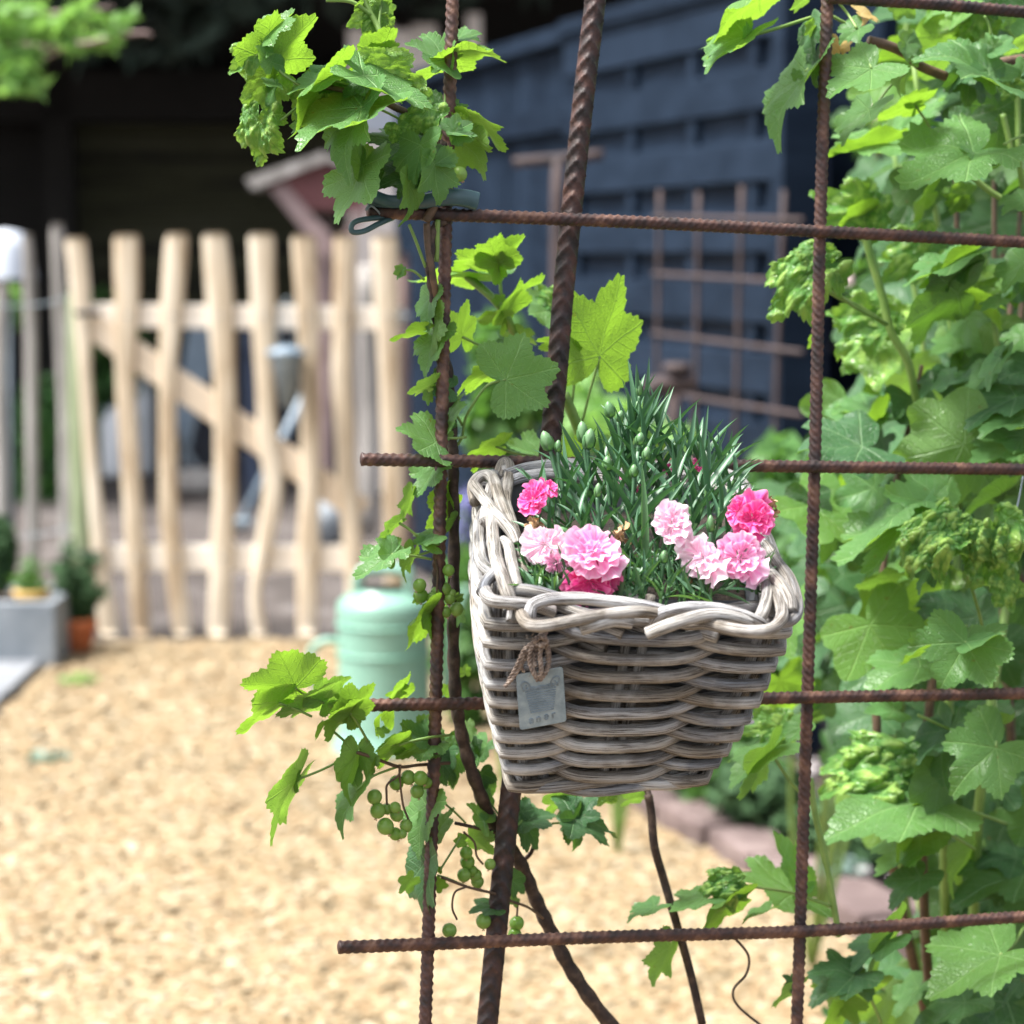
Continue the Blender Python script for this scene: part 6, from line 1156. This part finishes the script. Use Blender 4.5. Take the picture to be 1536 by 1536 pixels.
# deeper still: one joined mass
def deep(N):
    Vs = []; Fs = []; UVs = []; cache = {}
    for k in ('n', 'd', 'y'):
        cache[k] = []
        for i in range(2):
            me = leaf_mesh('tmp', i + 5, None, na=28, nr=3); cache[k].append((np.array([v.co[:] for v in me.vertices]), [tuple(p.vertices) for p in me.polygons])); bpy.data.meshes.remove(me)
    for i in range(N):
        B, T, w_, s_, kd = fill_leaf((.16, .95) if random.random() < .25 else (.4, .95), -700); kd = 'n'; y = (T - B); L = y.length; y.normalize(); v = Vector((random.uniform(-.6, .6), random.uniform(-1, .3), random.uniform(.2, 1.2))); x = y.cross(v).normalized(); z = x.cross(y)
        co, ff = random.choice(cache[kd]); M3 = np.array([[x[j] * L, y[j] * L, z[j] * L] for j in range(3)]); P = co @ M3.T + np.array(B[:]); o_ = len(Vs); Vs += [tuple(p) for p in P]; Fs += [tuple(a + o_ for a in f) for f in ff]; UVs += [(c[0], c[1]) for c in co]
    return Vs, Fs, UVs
V, F, UV = deep(1100); tag(obj('foliage', meshdata('foliage', V, F, MAT['leafdark'], UV, {'bump': [0] * len(V)}), cb), kind='stuff')  # dark leaf colour deepens the gaps, shade painted in
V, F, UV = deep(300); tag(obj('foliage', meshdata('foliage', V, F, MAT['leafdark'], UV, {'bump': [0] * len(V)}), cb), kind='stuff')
random.seed(5)
for i in range(16):
    x = random.uniform(1330, 1600); y1 = random.uniform(-50, 700); o_ = -random.uniform(.15, .6)
    tube('cane', [MP(1500 + random.uniform(-60, 60), 2000, -.5), MP(x + random.uniform(-50, 80), 1300, o_), MP(x + random.uniform(-50, 50), (y1 + 1200) / 2, o_), MP(x + random.uniform(-60, 20), y1, o_)], (.005, .0018), MAT['twig' if i % 2 else 'greenstem'], cb, 8, 8)

# ================================================================== DIANTHUS IN THE BASKET
dp = thing('dianthus_plant', 'pink flowering dianthus with narrow grey green leaves growing in the wicker basket', 'plant', bsk(0, 0, .2))
def blade_mesh(L, w, bend, twist, mat, fold=.35):
    n_ = 9; V = []; F = []; UV = []
    for i in range(n_ + 1):
        t = i / n_; ww = w * (min(1, t * 6 + .55)) * (1 - t ** 2.6) + .00008; y = L * t; a_ = bend * t; yy = L * (math.sin(a_) / bend if abs(bend) > .01 else t); zz = L * ((1 - math.cos(a_)) / bend if abs(bend) > .01 else 0); tw = twist * t
        for k, s in enumerate((-1, 0, 1)):
            x = s * ww / 2; z0 = abs(s) * ww * fold; V.append((x * math.cos(tw) - z0 * math.sin(tw), yy, -zz + x * math.sin(tw) + z0 * math.cos(tw))); UV.append((k / 2, t))
    for i in range(n_):
        for k in range(2): F.append((i * 3 + k, i * 3 + k + 1, i * 3 + 4 + k, i * 3 + 3 + k))
    return meshdata('blade', V, F, mat, UV)
BL_ = [blade_mesh(1, .128 * random.uniform(.8, 1.15), random.uniform(-.2, .95), random.uniform(-.7, .7), MAT['blade' if i % 4 else 'bladegreen']) for i in range(14)]
BLS = [blade_mesh(1, .085 * random.uniform(.85, 1.1), random.uniform(.02, .25), random.uniform(-.5, .5), MAT['blade' if i % 3 else 'bladegreen']) for i in range(6)]
blades = []      # (world matrix, mesh)
def frame(B, y, z, s, sx=1.0):
    y = y.normalized(); x = y.cross(z).normalized(); z = x.cross(y); m = Matrix.Identity(4)
    for i in range(3): m[i][0] = x[i] * s * sx; m[i][1] = y[i] * s; m[i][2] = z[i] * s; m[i][3] = B[i]
    return m
def dpt(px, py, q): # point above basket: q 0 = back of basket depth .. 1 front
    return W(px, py, 1.52 - .13 * q)
def shoot(bx, by, tx, ty, q, L=.034, step=.0072, lean=.0, q2=None, r=.0009, spread=.55, taper=True):
    B = dpt(bx, by, q); T = dpt(tx, ty, q if q2 is None else q2); mid = B.lerp(T, .5) + Vector((random.uniform(-.003, .003), random.uniform(-.003, .003), .002)); path = catmull([B, mid, T], 8)
    tube('stem', [B, mid, T], r, MAT['bladegreen'], dp, 6, 6); tot = (T - B).length; n_ = max(2, int(tot / step)); ax = (T - B).normalized()
    for i in range(n_):
        f = (i + .6) / n_; p_ = path[int(f * (len(path) - 1))]; az = i * 1.62 + random.uniform(-.3, .3); side = (ax.orthogonal().normalized()); side = Matrix.Rotation(az, 3, ax) @ side
        for s in (1, -1):
            sp = spread * (1.15 - .75 * f) + random.uniform(-.1, .12); d = (ax * math.cos(sp) + side * s * math.sin(sp)).normalized(); ll = L * random.uniform(.75, 1.15) * (1 - .35 * max(0, f - .6) / .4)
            blades.append((frame(p_, d, (ax - d * ax.dot(d)).normalized() if True else side, ll), random.choice(BL_)))
SH = [(945, 740, 957, 600, .35, .036), (955, 760, 968, 640, .4, .034), (925, 750, 930, 660, .4, .034), (985, 750, 985, 625, .3, .036), (1020, 760, 1018, 668, .35, .036), (1050, 760, 1047, 662, .3, .036), (1065, 770, 1080, 690, .35, .036), (1080, 790, 1105, 715, .45, .034), (1040, 800, 1060, 715, .6, .036), (1000, 790, 1010, 710, .6, .036),
      (900, 770, 880, 690, .4, .034), (875, 790, 850, 700, .4, .032), (860, 810, 835, 740, .5, .032), (840, 810, 808, 735, .55, .03), (895, 810, 880, 735, .6, .034), (925, 800, 920, 715, .6, .034), (960, 800, 955, 700, .65, .036), (940, 830, 965, 745, .75, .036), (870, 830, 865, 770, .7, .03), (905, 840, 905, 780, .8, .03), (985, 830, 985, 760, .7, .034), (1030, 830, 1035, 760, .7, .034), (1060, 830, 1080, 760, .7, .036), (1090, 830, 1110, 770, .6, .034), (1085, 850, 1105, 810, .7, .03), (835, 840, 820, 790, .7, .028), (820, 850, 800, 800, .7, .028),
      (1000, 870, 1000, 800, .85, .03), (960, 870, 950, 800, .85, .03), (930, 880, 935, 830, .92, .026), (970, 880, 985, 845, .95, .026), (1010, 885, 1030, 850, .95, .026), (1050, 885, 1080, 860, .92, .026), (890, 870, 870, 820, .9, .026), (850, 875, 830, 850, .9, .024), (1090, 880, 1120, 870, .85, .026), (825, 880, 800, 860, .85, .024), (1000, 895, 1010, 870, 1.0, .024), (950, 895, 945, 868, 1.0, .022), (1060, 895, 1090, 885, .98, .024), (900, 895, 915, 870, 1.0, .022), (1040, 800, 1042, 730, .5, .034), (905, 760, 905, 690, .3, .03), (1075, 740, 1092, 680, .25, .03)]
for i in range(84):
    x_ = random.uniform(800, 1150); q_ = random.uniform(.78, 1.08); y_ = 845 + 62 * (q_ - .75) / .29; SH.append((x_, y_ + 6, x_ + random.uniform(-28, 28), y_ - random.uniform(12, 34), q_, random.uniform(.018, .027)))
for (bx, by, tx, ty, q, L) in SH: shoot(bx, by, tx, ty, q, L * (1.08 if ty < 760 else .95), spread=.62)
# long single blades standing out at the top
for (bx, by, tx, ty, q) in [(958, 640, 943, 540, .35), (962, 640, 978, 538, .35), (968, 650, 992, 575, .38), (965, 650, 1000, 590, .4), (970, 690, 1000, 610, .45), (1020, 700, 1018, 610, .4), (1030, 700, 1045, 605, .4), (1050, 700, 1062, 610, .35), (1060, 710, 1093, 640, .4), (1035, 680, 1010, 630, .4), (1010, 690, 990, 645, .4), (1075, 730, 1125, 690, .5), (1080, 760, 1125, 700, .55), (830, 760, 783, 700, .6), (840, 740, 790, 722, .6), (1000, 800, 1040, 717, .8), (975, 790, 1030, 715, .82), (1070, 770, 1122, 712, .5), (940, 780, 990, 700, .8), (965, 850, 968, 695, .85), (950, 800, 938, 760, .9)]:
    B = dpt(bx, by, q); T = dpt(tx, ty, q); d = T - B; zv = (CP - B).normalized() + Vector((random.uniform(-.8, .8), 0, random.uniform(-.2, .6))); blades.append((frame(B, d, zv - d.normalized() * zv.dot(d.normalized()), d.length * 1.04), random.choice(BLS)))
random.shuffle(blades)
def size_on_screen(m): return m.translation
blades.sort(key=lambda b_: (b_[0].translation - CP).length)
for m, me in blades[:300]: obj('blade', me, dp, m)
Vs, Fs = [], []
for m, me in blades[300:]:
    o_ = len(Vs); Vs += [m @ v.co for v in me.vertices]; Fs += [tuple(i + o_ for i in p_.vertices) for p_ in me.polygons]
if Vs: tag(obj('blades', meshdata('blades', Vs, Fs, MAT['blade']), dp), kind='stuff')
# buds
def bud(px, py, q, h, w, ang, stem_to):
    c = dpt(px, py, q); k = (c - CP).dot(CF) / FOC; ax = (CX * math.sin(ang) + CU * math.cos(ang)).normalized(); Rm = Vector((0, 0, 1)).rotation_difference(ax).to_matrix(); h *= k; w *= k
    mb = MB(); mb.lathe(c, [(w * .12, -h * .5), (w * .40, -h * .40), (w * .5, -h * .12), (w * .5, .08 * h), (w * .40, .28 * h), (w * .2, .43 * h), (.0, .5 * h)], 14, Rm)
    b_ = mb.build('bud', MAT['bud'], dp)
    for i in range(4):
        a_ = i * PI / 2 + .4; o_ = Rm @ Vector((math.cos(a_), math.sin(a_), 0)); mb = MB(); V = []
        for t_, ww, rr in ((-.5, .16, .2), (-.35, .3, .45), (-.1, .26, .54), (.12, .05, .52)):
            tg_ = Rm @ Vector((-math.sin(a_), math.cos(a_), 0)); cc = c + ax * (t_ * h) + o_ * (rr * w * 1.06); V += [cc - tg_ * ww * w, cc + o_ * .06 * w, cc + tg_ * ww * w]
        F = [(j * 3 + k_, j * 3 + k_ + 1, j * 3 + 4 + k_, j * 3 + 3 + k_) for j in range(3) for k_ in range(2)]; obj('sepal', meshdata('sepal', V, F, MAT['bladegreen']), b_)
    tube('stem', [c - ax * h * .5, (c - ax * h * .5).lerp(dpt(*stem_to), .4) - CU * .002, dpt(*stem_to)], .0011, MAT['blade'], dp, 8, 6)
for bdef in [(820, 661, .5, 32, 17, -.35, (845, 740, .5)), (837, 669, .5, 19, 10, .1, (845, 735, .5)), (874, 648, .45, 34, 16, -.1, (885, 730, .45)), (884, 658, .5, 32, 17, .15, (888, 735, .45)), (914, 614, .4, 26, 14, -.2, (935, 700, .4)), (930, 624, .42, 18, 11, .3, (938, 700, .4)), (959, 582, .36, 24, 9, 0, (958, 640, .36)), (960, 658, .6, 20, 13, .2, (950, 720, .55)), (970, 680, .65, 22, 12, .15, (962, 740, .6)), (911, 695, .6, 24, 14, 0, (915, 760, .6)), (951, 706, .7, 20, 12, 0, (948, 760, .7)), (897, 735, .8, 22, 10, .1, (900, 800, .8)), (996, 835, .98, 20, 12, .1, (990, 880, .95)), (1066, 785, .85, 26, 11, 0, (1066, 840, .85)), (846, 797, .85, 20, 11, -.9, (870, 830, .85))]: bud(*bdef)
# flowers
def petal_mesh(sd, mat, w=.95, ruf=.12, cup=.1, teeth=9):
    nu, nv = 18, 9; V = []; F = []; UV = []
    for j in range(nv + 1):
        v = j / nv
        for i in range(nu + 1):
            u = -1 + 2 * i / nu; hw = w * (.10 + .48 * v ** .75); ang = u * hw * 1.15; tooth = (abs(((u * teeth + sd) % 1) - .5) * .20 + .05 * math.sin(u * 7 + sd)) * v ** 5
            r = v * (1 - .10 * u * u - tooth); x = r * math.sin(ang); y = r * math.cos(ang)
            z = cup * v * v - .02 + ruf * (v ** 1.6) * (math.sin(u * 6.5 + sd * 2) * .6 + math.sin(u * 13 + sd) * .28) + .10 * v * noise.noise(Vector((u * 1.5, v * 2, sd)))
            V.append((x, y, z)); UV.append(((u + 1) / 2, v))
    for j in range(nv):
        for i in range(nu): F.append((j * (nu + 1) + i, j * (nu + 1) + i + 1, (j + 1) * (nu + 1) + i + 1, (j + 1) * (nu + 1) + i))
    return meshdata('petal', V, F, mat, UV)
PM = {k: [petal_mesh(i * 1.37, MAT['petal_' + k], ruf=.10 + .03 * (i % 3)) for i in range(5)] for k in ('pale', 'mid', 'hot')}
def flower(px, py, r, q, nx, ny, kind, layers=(6, 6, 5, 4), squash=1.0, d=None):
    c = dpt(px, py, q) if d is None else W(px, py, d); k = (c - CP).dot(CF) / FOC; R_ = r * k; n_ = (CX * nx + CU * ny - CF + Vector((random.uniform(-.15, .15), 0, random.uniform(-.15, .15)))).normalized(); t1 = n_.orthogonal().normalized(); t2 = n_.cross(t1)
    mb = MB(); Rm = Vector((0, 0, 1)).rotation_difference(n_).to_matrix(); mb.lathe(c - n_ * R_ * .05, [(R_ * .10, -R_ * .62), (R_ * .17, -R_ * .5), (R_ * .2, -R_ * .1), (R_ * .12, 0)], 12, Rm); fl = mb.build('flower', MAT['bud'], dp)
    for li, cnt in enumerate(layers):
        el = (.02, .24, .52, .95)[li]; sc = (1.0, .92, .74, .46)[li]
        for i in range(cnt):
            a_ = 2 * PI * (i + .5 * (li % 2)) / cnt + random.uniform(-.25, .25); e_ = el + random.uniform(-.22, .26); rad = t1 * math.cos(a_) + t2 * math.sin(a_); y = rad * math.cos(e_) + n_ * math.sin(e_); z = n_ * math.cos(e_) - rad * math.sin(e_)
            obj('petal', random.choice(PM[kind]), fl, frame(c + n_ * R_ * .04 * li, y, z, R_ * sc * random.uniform(.86, 1.12) * (1 - .16 * math.cos(2 * (a_ - px)))))
    return fl
FLW = [(889, 829, 48, 1.08, -.1, .42, 'mid', (8, 7, 5, 4)), (884, 872, 43, 1.02, 0, -.55, 'hot', (7, 6, 5, 3)), (818, 817, 37, .95, -.6, .0, 'pale', (6, 5, 4, 2)), (800, 750, 29, .75, -.5, .5, 'hot', (6, 5, 4, 3)), (823, 733, 17, .7, .5, .8, 'hot', (5, 4, 3, 0)), (836, 845, 20, .98, .2, -.6, 'mid', (5, 4, 3, 0)),
       (1008, 787, 37, 1.0, .15, .55, 'pale', (7, 6, 6, 5)), (1056, 838, 40, 1.02, -.45, .0, 'pale', (6, 6, 4, 2)), (1109, 838, 43, 1.0, .25, .1, 'mid', (7, 6, 5, 3)), (1130, 780, 39, .85, .3, .2, 'hot', (7, 6, 5, 4)), (1108, 768, 20, .85, -.7, .2, 'hot', (5, 4, 3, 0)),
       (1003, 704, 12, .3, 0, .4, 'hot', (5, 4, 0, 0)), (1048, 700, 16, .3, .3, .5, 'hot', (5, 4, 3, 0)), (955, 732, 11, .5, .2, .2, 'hot', (4, 3, 0, 0)), (928, 721, 8, .5, -.2, .4, 'mid', (4, 3, 0, 0)), (1076, 690, 10, .2, .3, .4, 'mid', (4, 3, 0, 0))]
for f_ in FLW:
    fl = flower(*f_)
# withered heads
def dryhead(px, py, q, r):
    c = dpt(px, py, q); R_ = r * (c - CP).dot(CF) / FOC; mb = MB()
    for i in range(26):
        d = Vector((random.gauss(0, 1), random.gauss(0, 1), random.gauss(0, 1))).normalized(); s_ = Vector((random.gauss(0, 1), random.gauss(0, 1), random.gauss(0, 1))).cross(d).normalized(); l = R_ * random.uniform(.6, 1.1); w = R_ * .22
        V = []; 
        for j in range(5):
            t = j / 4; p_ = c + d * l * t + s_.cross(d) * math.sin(t * 4 + i) * R_ * .2; V += [p_ - s_ * w * (.3 + t), p_ + s_ * w * (.3 + t) + d * .2 * w * math.sin(i + j * 2)]
        mb.add(V, [(2 * j, 2 * j + 1, 2 * j + 3, 2 * j + 2) for j in range(4)], [(0, 0)] * 10)
    mb.build('withered_flower', MAT['dry'], dp)
for a_ in ((933, 803, .9, 20), (806, 787, .8, 17), (795, 797, .85, 13), (1152, 757, .75, 18), (1160, 768, .75, 11), (1034, 868, .98, 8), (1020, 762, .6, 10)): dryhead(*a_)
